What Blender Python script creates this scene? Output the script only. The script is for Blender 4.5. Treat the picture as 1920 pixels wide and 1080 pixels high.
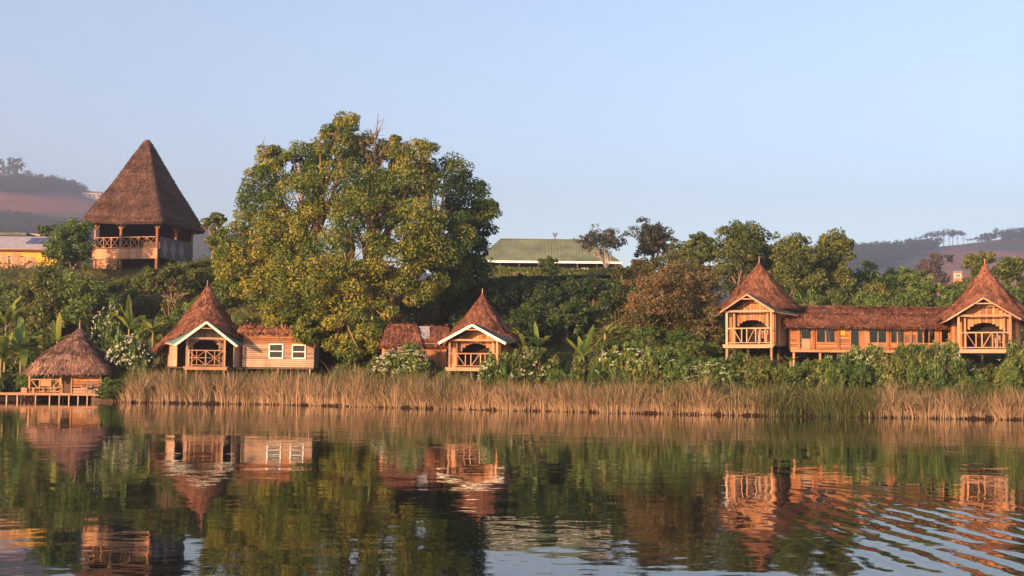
import bpy, math, random
import numpy as np
from mathutils import Vector, Matrix, Quaternion

for _o in list(bpy.data.objects):
    bpy.data.objects.remove(_o)
scene = bpy.context.scene
COL = scene.collection
rad = math.radians

# ------------------------------------------------------------------ camera
F = 2400.0                       # focal length in photo pixels (1920 wide)
CAM_H = 1.8
PITCH = math.atan(173.0 / F)
ROLL = 0.010
cam_d = bpy.data.cameras.new('camera')
cam = bpy.data.objects.new('camera', cam_d)
COL.objects.link(cam)
cam_d.sensor_width = 36.0
cam_d.lens = F / 1920.0 * 36.0
cam_d.clip_start = 0.1
cam_d.clip_end = 8000.0
CR = Matrix.Rotation(math.pi / 2 + PITCH, 3, 'X') @ Matrix.Rotation(ROLL, 3, 'Z')
cam.matrix_world = Matrix.Translation((0, 0, CAM_H)) @ CR.to_4x4()
scene.camera = cam

# ------------------------------------------------------------------ world
SUN_AZ = rad(-130.0)             # direction towards the sun, angle from +X
SUN_EL = rad(9.5)
world = bpy.data.worlds.new('World')
scene.world = world
world.use_nodes = True
wn = world.node_tree
bgn = wn.nodes['Background']
sky = wn.nodes.new('ShaderNodeTexSky')
sky.sky_type = 'NISHITA'
sky.sun_disc = False
sky.sun_elevation = SUN_EL
sky.sun_rotation = math.pi / 2 - SUN_AZ
sky.altitude = 1900.0
sky.air_density = 1.0
sky.dust_density = 2.6
sky.ozone_density = 1.0
tintn = wn.nodes.new('ShaderNodeMix'); tintn.data_type = 'RGBA'; tintn.blend_type = 'MULTIPLY'
tintn.inputs[0].default_value = 1.0
tintn.inputs[7].default_value = (1.11, 1.01, 1.01, 1)      # evening air, a little towards lavender
wn.links.new(sky.outputs[0], tintn.inputs[6])
wn.links.new(tintn.outputs[2], bgn.inputs[0])
bgn.inputs[1].default_value = 0.15

# ------------------------------------------------------------------ sun
sun_d = bpy.data.lights.new('sun', 'SUN')
sun_d.energy = 4.4
sun_d.angle = rad(0.6)
sun_d.color = (1.0, 0.55, 0.28)
sun = bpy.data.objects.new('sun', sun_d)
COL.objects.link(sun)
SDIR = Vector((math.cos(SUN_AZ) * math.cos(SUN_EL), math.sin(SUN_AZ) * math.cos(SUN_EL), math.sin(SUN_EL)))
sun.rotation_euler = SDIR.to_track_quat('Z', 'Y').to_euler()
sun.location = (-60, -60, 60)

# ------------------------------------------------------------------ exposure
scene.view_settings.view_transform = 'Standard'
scene.view_settings.look = 'None'
scene.view_settings.exposure = 1.28
scene.view_settings.gamma = 1.0
scene.view_settings.use_curve_mapping = False
scene.render.engine = 'CYCLES'
cy = scene.cycles
cy.max_bounces = 6
cy.diffuse_bounces = 3
cy.glossy_bounces = 3
cy.transmission_bounces = 3
cy.transparent_max_bounces = 8
cy.volume_bounces = 0
cy.use_denoising = True
try:
    cy.denoiser = 'OPENIMAGEDENOISE'
except Exception:
    pass
cy.use_adaptive_sampling = True
cy.adaptive_threshold = 0.015
cy.sample_clamp_indirect = 4.0

# ------------------------------------------------------------------ layout helpers
CRn = np.array(CR)
def P(px, py, Y):
    d = CRn @ np.array([(px - 960) / F, -(py - 540) / F, -1.0])
    s = Y / d[1]
    return Vector((d[0] * s, Y, CAM_H + d[2] * s))
def X_at(px, Y):
    return (px - 960) / F * Y * 1.003
def interp(x, xs, ys):
    return np.interp(x, xs, ys)
def sstep(x, a, b):
    t = np.clip((x - a) / (b - a), 0, 1)
    return t * t * (3 - 2 * t)

# smooth value noise, vectorised
_rng = np.random.default_rng(7)
_NT = _rng.random((64, 64))
def vnoise(x, y):
    x = np.asarray(x, float); y = np.asarray(y, float)
    xi = np.floor(x).astype(int); yi = np.floor(y).astype(int)
    fx = x - xi; fy = y - yi
    fx = fx * fx * (3 - 2 * fx); fy = fy * fy * (3 - 2 * fy)
    a = _NT[xi % 64, yi % 64]; b = _NT[(xi + 1) % 64, yi % 64]
    c = _NT[xi % 64, (yi + 1) % 64]; d = _NT[(xi + 1) % 64, (yi + 1) % 64]
    return (a * (1 - fx) + b * fx) * (1 - fy) + (c * (1 - fx) + d * fx) * fy

SH_X = [-200, -60, -36, -30.5, -28, -26, -17, -11, 0, 13.6, 27, 50, 200]
SH_Y = [108, 98, 95.5, 94.0, 90.5, 88, 86.5, 83, 76, 70, 67, 64, 55]
def shore(X):
    X = np.asarray(X, float)
    return interp(X, SH_X, SH_Y) + (vnoise(X * .33 + 11, X * 0 + 3) - .5) * .9 + (vnoise(X * 1.3, X * 0 + 6) - .5) * .35
CREST_PX = [-900, -400, 0, 100, 200, 300, 385, 600, 900, 1200, 1440, 1590, 1740, 1800, 1920, 2300, 2900]
CREST_PY = [362, 350, 350, 352, 350, 384, 414, 470, 530, 530, 486, 471, 456, 446, 438, 418, 430]
YC = 1600.0
_cx = [(p - 960) / F * YC for p in CREST_PX]
_yy = np.linspace(500, YC, 400)
_kk = sstep(_yy, 260, YC) ** 1.15 / _yy * YC
CREST_Y = float(_yy[int(np.argmax(_kk))])           # where the skyline of the far hills is seen
_cz = [CAM_H + (713 - (y - ROLL * (p - 960))) / F * YC / float(_kk.max()) for p, y in zip(CREST_PX, CREST_PY)]
def ground(X, Y):
    X = np.asarray(X, float); Y = np.asarray(Y, float)
    t = Y - shore(X)
    zl = interp(t, [-60, -12, -2, 0, .4, 1.5, 4, 8, 12, 19, 25, 30, 60, 130, 300], [-6, -3, -.7, -.15, .13, .28, .7, 1.5, 3.6, 8.6, 12.0, 12.4, 12.6, 13, 14])
    zc = interp(t, [-60, -12, -2, 0, .4, 1.5, 6, 12, 22, 34, 42, 56, 130, 300], [-6, -3, -.7, -.15, .13, .28, 1.1, 2.2, 6.3, 10.2, 10.9, 12.2, 13, 14])
    zr = interp(t, [-60, -12, -2, 0, .4, 1.5, 5, 9, 14, 22, 34, 50, 70, 130, 300], [-6, -3, -.7, -.15, .13, .28, .9, 1.7, 2.9, 4.4, 6.4, 8.0, 8.4, 9, 12])
    u = X / np.maximum(Y, 1) * 90
    wl = 1 - sstep(u, -17, -9)
    wr = sstep(u, 9, 15)
    z = zl * wl + zr * wr + zc * np.clip(1 - wl - wr, 0, 1)
    n = (vnoise(X * .18 + 3, Y * .18) - .5) * .6 + (vnoise(X * .7, Y * .7 + 9) - .5) * .2
    z = z + n * sstep(t, 2, 10)
    k = sstep(Y, 260, YC) ** 1.15
    far = interp(X, _cx, _cz) + (vnoise(X * .006, Y * .006) - .5) * 26 * sstep(Y, 400, 700) * (1 - .88 * sstep(Y, 950, CREST_Y - 50))
    z = z * (1 - k) + far * k
    z = z - np.maximum(Y - YC, 0) * 0.12
    return z
def gz(X, Y):
    return float(ground(X, Y))

# ------------------------------------------------------------------ object helpers
def tag(o, label=None, cat=None, group=None, kind=None):
    if label: o['label'] = label
    if cat: o['category'] = cat
    if group: o['group'] = group
    if kind: o['kind'] = kind
    return o
def empty(name, loc=(0, 0, 0), rz=0.0, label=None, cat=None, group=None):
    o = bpy.data.objects.new(name, None)
    COL.objects.link(o)
    o.location = loc
    o.rotation_euler = (0, 0, rz)
    return tag(o, label, cat, group)
def link(name, me, parent=None, loc=None, rot=None):
    o = bpy.data.objects.new(name, me)
    COL.objects.link(o)
    if parent: o.parent = parent
    if loc is not None: o.location = loc
    if rot is not None: o.rotation_euler = rot
    return o
def mesh_np(name, V, Fc, mat, attrs=None, smooth=False):
    """V (n,3), Fc list of arrays (m,k) or one array"""
    V = np.ascontiguousarray(V, dtype=np.float32)
    if isinstance(Fc, np.ndarray): Fc = [Fc]
    me = bpy.data.meshes.new(name)
    me.vertices.add(len(V)); me.vertices.foreach_set('co', V.ravel())
    loops = np.concatenate([f.ravel() for f in Fc]).astype(np.int32)
    tot = np.concatenate([np.full(len(f), f.shape[1]) for f in Fc])
    st = np.concatenate([[0], np.cumsum(tot)[:-1]]).astype(np.int32)
    me.loops.add(len(loops)); me.loops.foreach_set('vertex_index', loops)
    me.polygons.add(len(tot)); me.polygons.foreach_set('loop_start', st)
    me.polygons.foreach_set('use_smooth', np.full(len(tot), bool(smooth)))
    for k, a in (attrs or {}).items():
        at = me.attributes.new(k, 'FLOAT', 'POINT')
        at.data.foreach_set('value', np.ascontiguousarray(a, dtype=np.float32))
    me.update(calc_edges=True)
    me.materials.append(mat)
    return me
_boxcache = {}
def box_mesh(sx, sy, sz, mat, bev=0.0):
    key = (round(sx, 3), round(sy, 3), round(sz, 3), mat.name)
    if key in _boxcache: return _boxcache[key]
    x, y, z = sx / 2, sy / 2, sz / 2
    V = np.array([(-x, -y, -z), (x, -y, -z), (x, y, -z), (-x, y, -z), (-x, -y, z), (x, -y, z), (x, y, z), (-x, y, z)])
    Q = np.array([(0, 3, 2, 1), (4, 5, 6, 7), (0, 1, 5, 4), (1, 2, 6, 5), (2, 3, 7, 6), (3, 0, 4, 7)])
    me = mesh_np('box', V, Q, mat)
    _boxcache[key] = me
    return me
def box(name, parent, mat, size, loc, rot=(0, 0, 0)):
    return link(name, box_mesh(*size, mat), parent, loc, rot)
def beam(name, parent, mat, p0, p1, w, h, roll=0.0):
    p0 = Vector(p0); p1 = Vector(p1)
    d = p1 - p0
    o = link(name, box_mesh(d.length, w, h, mat), parent, (p0 + p1) / 2)
    o.rotation_mode = 'QUATERNION'
    q = d.to_track_quat('X', 'Z')
    o.rotation_quaternion = q @ Quaternion((1, 0, 0), roll)
    return o
def poly_prism(name, parent, mat, pts2, y0, y1):
    """pts2: outline in (x,z), extruded y0..y1"""
    n = len(pts2)
    V = [(x, y0, z) for x, z in pts2] + [(x, y1, z) for x, z in pts2]
    F1 = [np.array([list(range(n))]), np.array([list(range(2 * n - 1, n - 1, -1))])]
    Q = np.array([((i + 1) % n, i, n + i, n + (i + 1) % n) for i in range(n)])
    return link(name, mesh_np(name, np.array(V), F1 + [Q], mat), parent)
def cyl_mesh(name, r0, r1, h, mat, n=8):
    a = np.arange(n) / n * 2 * math.pi
    V = np.concatenate([np.c_[r0 * np.cos(a), r0 * np.sin(a), np.zeros(n)], np.c_[r1 * np.cos(a), r1 * np.sin(a), np.full(n, h)]])
    i = np.arange(n); j = (i + 1) % n
    Q = np.c_[i, j, j + n, i + n]
    return mesh_np(name, V, [Q, np.array([i[::-1]]), np.array([i + n])], mat, smooth=False)
def tube_np(pts, rads, n=6):
    pts = np.array(pts, float); rads = np.array(rads, float)
    m = len(pts)
    T = np.gradient(pts, axis=0)
    T /= np.linalg.norm(T, axis=1)[:, None] + 1e-9
    ref = np.array([0.31, 0.95, 0.05])
    U = np.cross(T, ref); U /= np.linalg.norm(U, axis=1)[:, None] + 1e-9
    W = np.cross(T, U)
    a = np.arange(n) / n * 2 * math.pi
    V = pts[:, None, :] + rads[:, None, None] * (U[:, None, :] * np.cos(a)[None, :, None] + W[:, None, :] * np.sin(a)[None, :, None])
    V = V.reshape(-1, 3)
    i = np.arange(n); j = (i + 1) % n
    Q = np.concatenate([np.c_[k * n + i, k * n + j, (k + 1) * n + j, (k + 1) * n + i] for k in range(m - 1)])
    return V, Q
def merge(parts):
    Vs, Qs, o = [], [], 0
    for V, Q in parts:
        Vs.append(V); Qs.append(Q + o); o += len(V)
    return np.concatenate(Vs), np.concatenate(Qs)

# ------------------------------------------------------------------ materials
def new_mat(name):
    m = bpy.data.materials.new(name)
    m.use_nodes = True
    nt = m.node_tree
    nt.nodes.clear()
    out = nt.nodes.new('ShaderNodeOutputMaterial')
    return m, nt, out
def ramp(nt, fac, stops):
    r = nt.nodes.new('ShaderNodeValToRGB')
    el = r.color_ramp.elements
    while len(el) < len(stops): el.new(0.5)
    for e, (p, c) in zip(el, stops):
        e.position = p; e.color = (*c, 1)
    nt.links.new(fac, r.inputs[0])
    return r.outputs[0]
def math_n(nt, op, a, b=None, c=None):
    n = nt.nodes.new('ShaderNodeMath'); n.operation = op
    for i, v in enumerate((a, b, c)):
        if v is None: continue
        if isinstance(v, (int, float)): n.inputs[i].default_value = v
        else: nt.links.new(v, n.inputs[i])
    return n.outputs[0]
def mix_c(nt, fac, a, b, mode='MIX'):
    n = nt.nodes.new('ShaderNodeMix'); n.data_type = 'RGBA'; n.blend_type = mode
    for sock, v in ((n.inputs[0], fac), (n.inputs[6], a), (n.inputs[7], b)):
        if isinstance(v, (int, float)): sock.default_value = v
        elif isinstance(v, tuple): sock.default_value = (*v, 1)
        else: nt.links.new(v, sock)
    return n.outputs[2]
def noise_n(nt, vec, scale, detail=3, rough=.55):
    n = nt.nodes.new('ShaderNodeTexNoise')
    n.inputs['Scale'].default_value = scale
    n.inputs['Detail'].default_value = detail
    n.inputs['Roughness'].default_value = rough
    if vec is not None: nt.links.new(vec, n.inputs['Vector'])
    return n.outputs['Fac']
def coords(nt, scale=(1, 1, 1), rand=True):
    tc = nt.nodes.new('ShaderNodeTexCoord')
    mp = nt.nodes.new('ShaderNodeMapping')
    mp.inputs['Scale'].default_value = scale
    nt.links.new(tc.outputs['Object'], mp.inputs['Vector'])
    if rand:
        oi = nt.nodes.new('ShaderNodeObjectInfo')
        mu = nt.nodes.new('ShaderNodeVectorMath'); mu.operation = 'MULTIPLY_ADD'
        nt.links.new(oi.outputs['Random'], mu.inputs[0])
        mu.inputs[1].default_value = (37, 71, 53)
        nt.links.new(mp.outputs[0], mu.inputs[2])
        return mu.outputs[0], oi.outputs['Random']
    return mp.outputs[0], None
def bump_n(nt, h, strength=.4, dist=.02):
    b = nt.nodes.new('ShaderNodeBump')
    b.inputs['Strength'].default_value = strength
    b.inputs['Distance'].default_value = dist
    nt.links.new(h, b.inputs['Height'])
    return b.outputs[0]
def princ(nt, out, col, rough=.8, normal=None, spec=.3, metal=0.0):
    p = nt.nodes.new('ShaderNodeBsdfPrincipled')
    if isinstance(col, tuple): p.inputs['Base Color'].default_value = (*col, 1)
    else: nt.links.new(col, p.inputs['Base Color'])
    p.inputs['Roughness'].default_value = rough
    p.inputs['Specular IOR Level'].default_value = spec
    p.inputs['Metallic'].default_value = metal
    if normal is not None: nt.links.new(normal, p.inputs['Normal'])
    nt.links.new(p.outputs[0], out.inputs[0])
    return p
def mat_wood(name, c0, c1, c2, grain=(1, 14, 14), scale=2.0, rough=.75, weather=.55):
    m, nt, out = new_mat(name)
    v, rnd = coords(nt, grain)
    n = noise_n(nt, v, scale, 5, .65)
    v2, _ = coords(nt, (1, 1, 1))
    n2 = noise_n(nt, v2, .9, 3)
    f = math_n(nt, 'ADD', math_n(nt, 'MULTIPLY', n, .5), math_n(nt, 'MULTIPLY', rnd, .46))
    f = math_n(nt, 'ADD', f, math_n(nt, 'MULTIPLY', math_n(nt, 'SUBTRACT', n2, .5), .5))
    c = ramp(nt, f, [(.18, c0), (.5, c1), (.82, c2)])
    # greyed and stained boards, in patches that run across neighbouring pieces
    geo = nt.nodes.new('ShaderNodeNewGeometry')
    mp = nt.nodes.new('ShaderNodeMapping'); mp.inputs['Scale'].default_value = (1, 1, .45)
    nt.links.new(geo.outputs['Position'], mp.inputs['Vector'])
    wr = ramp(nt, noise_n(nt, mp.outputs[0], 1.1, 5, .65), [(.48, (0, 0, 0)), (.68, (1, 1, 1))])
    g = sum(c1) / 3
    c = mix_c(nt, math_n(nt, 'MULTIPLY', wr, weather), c, (g * .72, g * .62, g * .55))
    princ(nt, out, c, rough, bump_n(nt, n, .5, .012))
    return m
def mat_plain(name, col, var=.25, rough=.7, scale=3.0, spec=.3, metal=0.0):
    m, nt, out = new_mat(name)
    v, rnd = coords(nt)
    n = noise_n(nt, v, scale, 5)
    c0 = tuple(x * (1 - var) for x in col); c1 = tuple(min(1, x * (1 + var)) for x in col)
    c = ramp(nt, n, [(.3, c0), (.7, c1)])
    princ(nt, out, c, rough, bump_n(nt, n, .2, .01), spec, metal)
    return m
def mat_leaf(name, stops, trans=.35, hue=.5):
    m, nt, out = new_mat(name)
    at = nt.nodes.new('ShaderNodeAttribute'); at.attribute_name = 'tint'
    oi = nt.nodes.new('ShaderNodeObjectInfo')
    f = math_n(nt, 'ADD', at.outputs['Fac'], math_n(nt, 'MULTIPLY', math_n(nt, 'SUBTRACT', oi.outputs['Random'], .5), hue))
    c = ramp(nt, f, stops)
    d = nt.nodes.new('ShaderNodeBsdfDiffuse'); nt.links.new(c, d.inputs[0])
    t = nt.nodes.new('ShaderNodeBsdfTranslucent'); nt.links.new(c, t.inputs[0])
    g = nt.nodes.new('ShaderNodeBsdfGlossy'); g.inputs['Roughness'].default_value = .45
    g.inputs[0].default_value = (.6, .6, .6, 1)
    mx = nt.nodes.new('ShaderNodeMixShader'); mx.inputs[0].default_value = trans
    nt.links.new(d.outputs[0], mx.inputs[1]); nt.links.new(t.outputs[0], mx.inputs[2])
    m2 = nt.nodes.new('ShaderNodeMixShader'); m2.inputs[0].default_value = .025
    nt.links.new(mx.outputs[0], m2.inputs[1]); nt.links.new(g.outputs[0], m2.inputs[2])
    nt.links.new(m2.outputs[0], out.inputs[0])
    return m
def mat_thatch(name, c0, c1, c2):
    m, nt, out = new_mat(name)
    at = nt.nodes.new('ShaderNodeAttribute'); at.attribute_name = 'tint'
    v, rnd = coords(nt, (1, 1, 1))
    n = noise_n(nt, v, 1.3, 4)
    n3 = noise_n(nt, v, 14, 3)
    f = math_n(nt, 'ADD', math_n(nt, 'MULTIPLY', at.outputs['Fac'], .55), math_n(nt, 'MULTIPLY', n, .62))
    f = math_n(nt, 'ADD', f, math_n(nt, 'MULTIPLY', math_n(nt, 'SUBTRACT', n3, .5), .4))
    c = ramp(nt, f, [(.22, c0), (.55, c1), (.9, c2)])
    princ(nt, out, c, .9, bump_n(nt, n3, .6, .03), .15)
    return m
def mat_glass(name):
    m, nt, out = new_mat(name)
    lw = nt.nodes.new('ShaderNodeFresnel'); lw.inputs[0].default_value = 1.5
    tr = nt.nodes.new('ShaderNodeBsdfTransparent'); tr.inputs[0].default_value = (.55, .6, .6, 1)
    gl = nt.nodes.new('ShaderNodeBsdfGlossy'); gl.inputs['Roughness'].default_value = .05
    mx = nt.nodes.new('ShaderNodeMixShader')
    f = math_n(nt, 'MULTIPLY', lw.outputs[0], .75)
    nt.links.new(f, mx.inputs[0]); nt.links.new(tr.outputs[0], mx.inputs[1]); nt.links.new(gl.outputs[0], mx.inputs[2])
    nt.links.new(mx.outputs[0], out.inputs[0])
    return m

WOOD_OR = mat_wood('wood_orange', (.17, .065, .026), (.37, .155, .062), (.52, .26, .115), weather=.75)
WOOD_GR = mat_wood('wood_weathered', (.20, .13, .085), (.40, .26, .17), (.55, .40, .28))
WOOD_DK = mat_wood('wood_dark', (.045, .028, .02), (.09, .055, .035), (.15, .09, .06))
WOOD_LT = mat_wood('wood_pale', (.25, .125, .065), (.40, .215, .115), (.54, .33, .19), weather=.6)
WOOD_RED = mat_wood('wood_redpole', (.16, .065, .04), (.30, .13, .075), (.42, .21, .13))
INTERIOR_SHADE = mat_plain('interior_shade', (.018, .012, .010), .2, .95)  # near-black colour paints in the shade inside the buildings
PAINT_CR = mat_plain('cream_paint', (.76, .72, .58), .08, .6)
PAINT_WH = mat_plain('white_paint', (.74, .74, .72), .08, .5)
SHEET_GR = mat_plain('green_sheet', (.10, .20, .18), .18, .45, 2.0)
SHEET_DK = mat_plain('dark_sheet', (.055, .065, .055), .3, .6, 2.0)
SHEET_OL = mat_plain('olive_sheet', (.135, .165, .10), .38, .55, .6)
METAL_GY = mat_plain('grey_roof_metal', (.30, .29, .30), .25, .5, 2.0)
SOLAR = mat_plain('solar_cell', (.06, .07, .12), .2, .25, 2.0, .6)
YELLOW = mat_plain('yellow_wall', (.55, .31, .04), .15, .8)
PLASTER = mat_plain('pink_plaster', (.50, .30, .21), .15, .9)
CLOTH_GY = mat_plain('grey_woven_screen', (.10, .085, .085), .2, .95)
CLOTH_LT = mat_plain('pale_diamond_cloth', (.22, .19, .185), .15, .95)
CURTAIN = mat_plain('curtain_cloth', (.50, .33, .22), .2, .95)
RED_CL = mat_plain('red_cloth', (.30, .05, .04), .2, .9)
GLASS = mat_glass('window_glass')
THATCH_RED = mat_thatch('thatch_reddish', (.060, .026, .017), (.185, .078, .045), (.34, .16, .095))
THATCH_DK = mat_thatch('thatch_brown', (.030, .018, .015), (.080, .045, .035), (.15, .088, .065))
THATCH_GY = mat_thatch('thatch_old', (.06, .034, .028), (.14, .078, .06), (.32, .19, .13))
BARK = mat_plain('bark', (.17, .115, .085), .4, .95, 5.0)
BARK_P = mat_plain('pale_bark', (.34, .28, .23), .3, .9, 5.0)
STEM = mat_plain('banana_stem', (.20, .17, .07), .3, .7, 4.0)

L_FIG = mat_leaf('leaf_fig', [(.0, (.018, .044, .010)), (.35, (.055, .105, .018)), (.65, (.125, .165, .026)), (1.0, (.27, .25, .035))], .3, .0)
L_GREEN = mat_leaf('leaf_green', [(.0, (.024, .056, .015)), (.5, (.088, .152, .033)), (1.0, (.21, .25, .062))], .35, .3)
L_OLIVE = mat_leaf('leaf_olive', [(.0, (.026, .046, .012)), (.5, (.090, .125, .028)), (1.0, (.20, .21, .05))], .35, .3)
L_BROWN = mat_leaf('leaf_brown', [(.0, (.030, .036, .012)), (.35, (.075, .078, .024)), (.6, (.115, .094, .034)), (1.0, (.20, .138, .058))], .3, .15)
L_GREY = mat_leaf('leaf_greygreen', [(.0, (.028, .036, .022)), (.5, (.062, .075, .045)), (1.0, (.12, .12, .075))], .3, .2)
L_PURP = mat_leaf('leaf_plum', [(.0, (.05, .036, .03)), (.5, (.105, .08, .06)), (1.0, (.19, .14, .11))], .3, .1)
L_FAR = mat_leaf('leaf_far', [(.0, (.020, .034, .016)), (.5, (.04, .06, .026)), (1.0, (.075, .09, .04))], .2, .1)
L_BAN = mat_leaf('leaf_banana', [(.0, (.07, .12, .02)), (.5, (.16, .24, .045)), (1.0, (.33, .33, .07))], .45, .5)
L_FLOW = mat_leaf('flower_white', [(.0, (.50, .48, .33)), (1.0, (.70, .68, .54))], .3, .0)
L_SHADED = mat_leaf('leaf_shaded', [(.0, (.010, .024, .009)), (.5, (.030, .060, .018)), (1.0, (.080, .115, .032))], .25, .3)  # the big tree's shade on the thicket, painted into the leaf colour
L_TWIG = mat_leaf('twig_dry', [(.0, (.10, .06, .04)), (1.0, (.26, .16, .10))], .1, .1)
L_REED = mat_leaf('reed_blades', [(.0, (.030, .055, .016)), (.30, (.085, .105, .030)), (.52, (.25, .175, .095)), (1.0, (.48, .335, .21))], .3, .0)
L_UNDER = mat_leaf('undergrowth_leaf', [(.0, (.022, .042, .012)), (.5, (.065, .10, .026)), (.8, (.12, .13, .038)), (1.0, (.17, .13, .055))], .3, .0)

# ------------------------------------------------------------------ setting: terrain, water
def build_terrain():
    ys = np.concatenate([np.linspace(40, 60, 6)[:-1], np.linspace(60, 130, 260)[:-1], np.linspace(130, 260, 40)[:-1], np.linspace(260, 1750, 120)[:-1], np.linspace(1750, 2200, 8)])
    us = np.linspace(-1, 1, 220)
    us = np.sign(us) * np.abs(us) ** 1.25
    Ym, U = np.meshgrid(ys, us, indexing='ij')
    W = 62 + (Ym - 40) * 0.72
    Xm = U * W
    Z = ground(Xm, Ym)
    V = np.c_[Xm.ravel(), Ym.ravel(), Z.ravel()]
    ny, nx = Ym.shape
    i = np.arange(ny - 1)[:, None] * nx + np.arange(nx - 1)[None, :]
    i = i.ravel()
    Q = np.c_[i, i + 1, i + nx + 1, i + nx]
    # bare red fields on the far slopes
    px = 960 + V[:, 0] / V[:, 1] * F
    py = 713 - (V[:, 2] - CAM_H) / V[:, 1] * F + ROLL * (px - 960)
    wob = (vnoise(V[:, 0] * .016, V[:, 1] * .016) - .5) * 26
    left = sstep(py + wob * .4, 355, 361) * (1 - sstep(py + wob * .5, 392, 402)) * (px < 700)
    right = sstep(px + wob, 1745, 1775) * sstep(py, 434, 440) * (1 - sstep(py + wob, 456, 462))
    right += sstep(px + wob * 2, 1700, 1850) * sstep(py + wob, 466, 472)
    soil = np.clip(left + right, 0, 1) * (V[:, 1] > 300)
    soil *= .55 + .45 * (vnoise(V[:, 0] * .025, V[:, 1] * .01) > .35)
    m, nt, out = new_mat('ground_soil_grass')
    v, _ = coords(nt, rand=False)
    n1 = noise_n(nt, v, .35, 6, .65)
    n2 = noise_n(nt, v, .024, 6, .65)
    c = ramp(nt, n1, [(.3, (.035, .045, .016)), (.5, (.075, .075, .026)), (.7, (.13, .095, .045))])
    cf = ramp(nt, n2, [(.35, (.05, .06, .022)), (.55, (.09, .09, .035)), (.75, (.15, .12, .06))])
    geo = nt.nodes.new('ShaderNodeNewGeometry')
    sx = nt.nodes.new('ShaderNodeSeparateXYZ'); nt.links.new(geo.outputs['Position'], sx.inputs[0])
    mr = nt.nodes.new('ShaderNodeMapRange'); nt.links.new(sx.outputs[1], mr.inputs[0])
    mr.inputs[1].default_value = 160; mr.inputs[2].default_value = 320
    c = mix_c(nt, mr.outputs[0], c, cf)
    red = ramp(nt, noise_n(nt, v, .06, 6, .65), [(.35, (.26, .085, .05)), (.65, (.44, .165, .10))])
    at = nt.nodes.new('ShaderNodeAttribute'); at.attribute_name = 'soil'
    c = mix_c(nt, at.outputs['Fac'], c, red)
    # wet mud right at the water's edge
    mr2 = nt.nodes.new('ShaderNodeMapRange'); nt.links.new(sx.outputs[2], mr2.inputs[0])
    mr2.inputs[1].default_value = .5; mr2.inputs[2].default_value = .25
    c = mix_c(nt, mr2.outputs[0], c, (.030, .017, .012))
    princ(nt, out, c, .95, bump_n(nt, n1, .6, .15), .1)
    o = link('terrain', mesh_np('terrain', V, Q, m, {'soil': soil}, smooth=True))
    tag(o, 'hillside rising from the shore to far fields', None, None, 'structure')
build_terrain()

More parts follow.
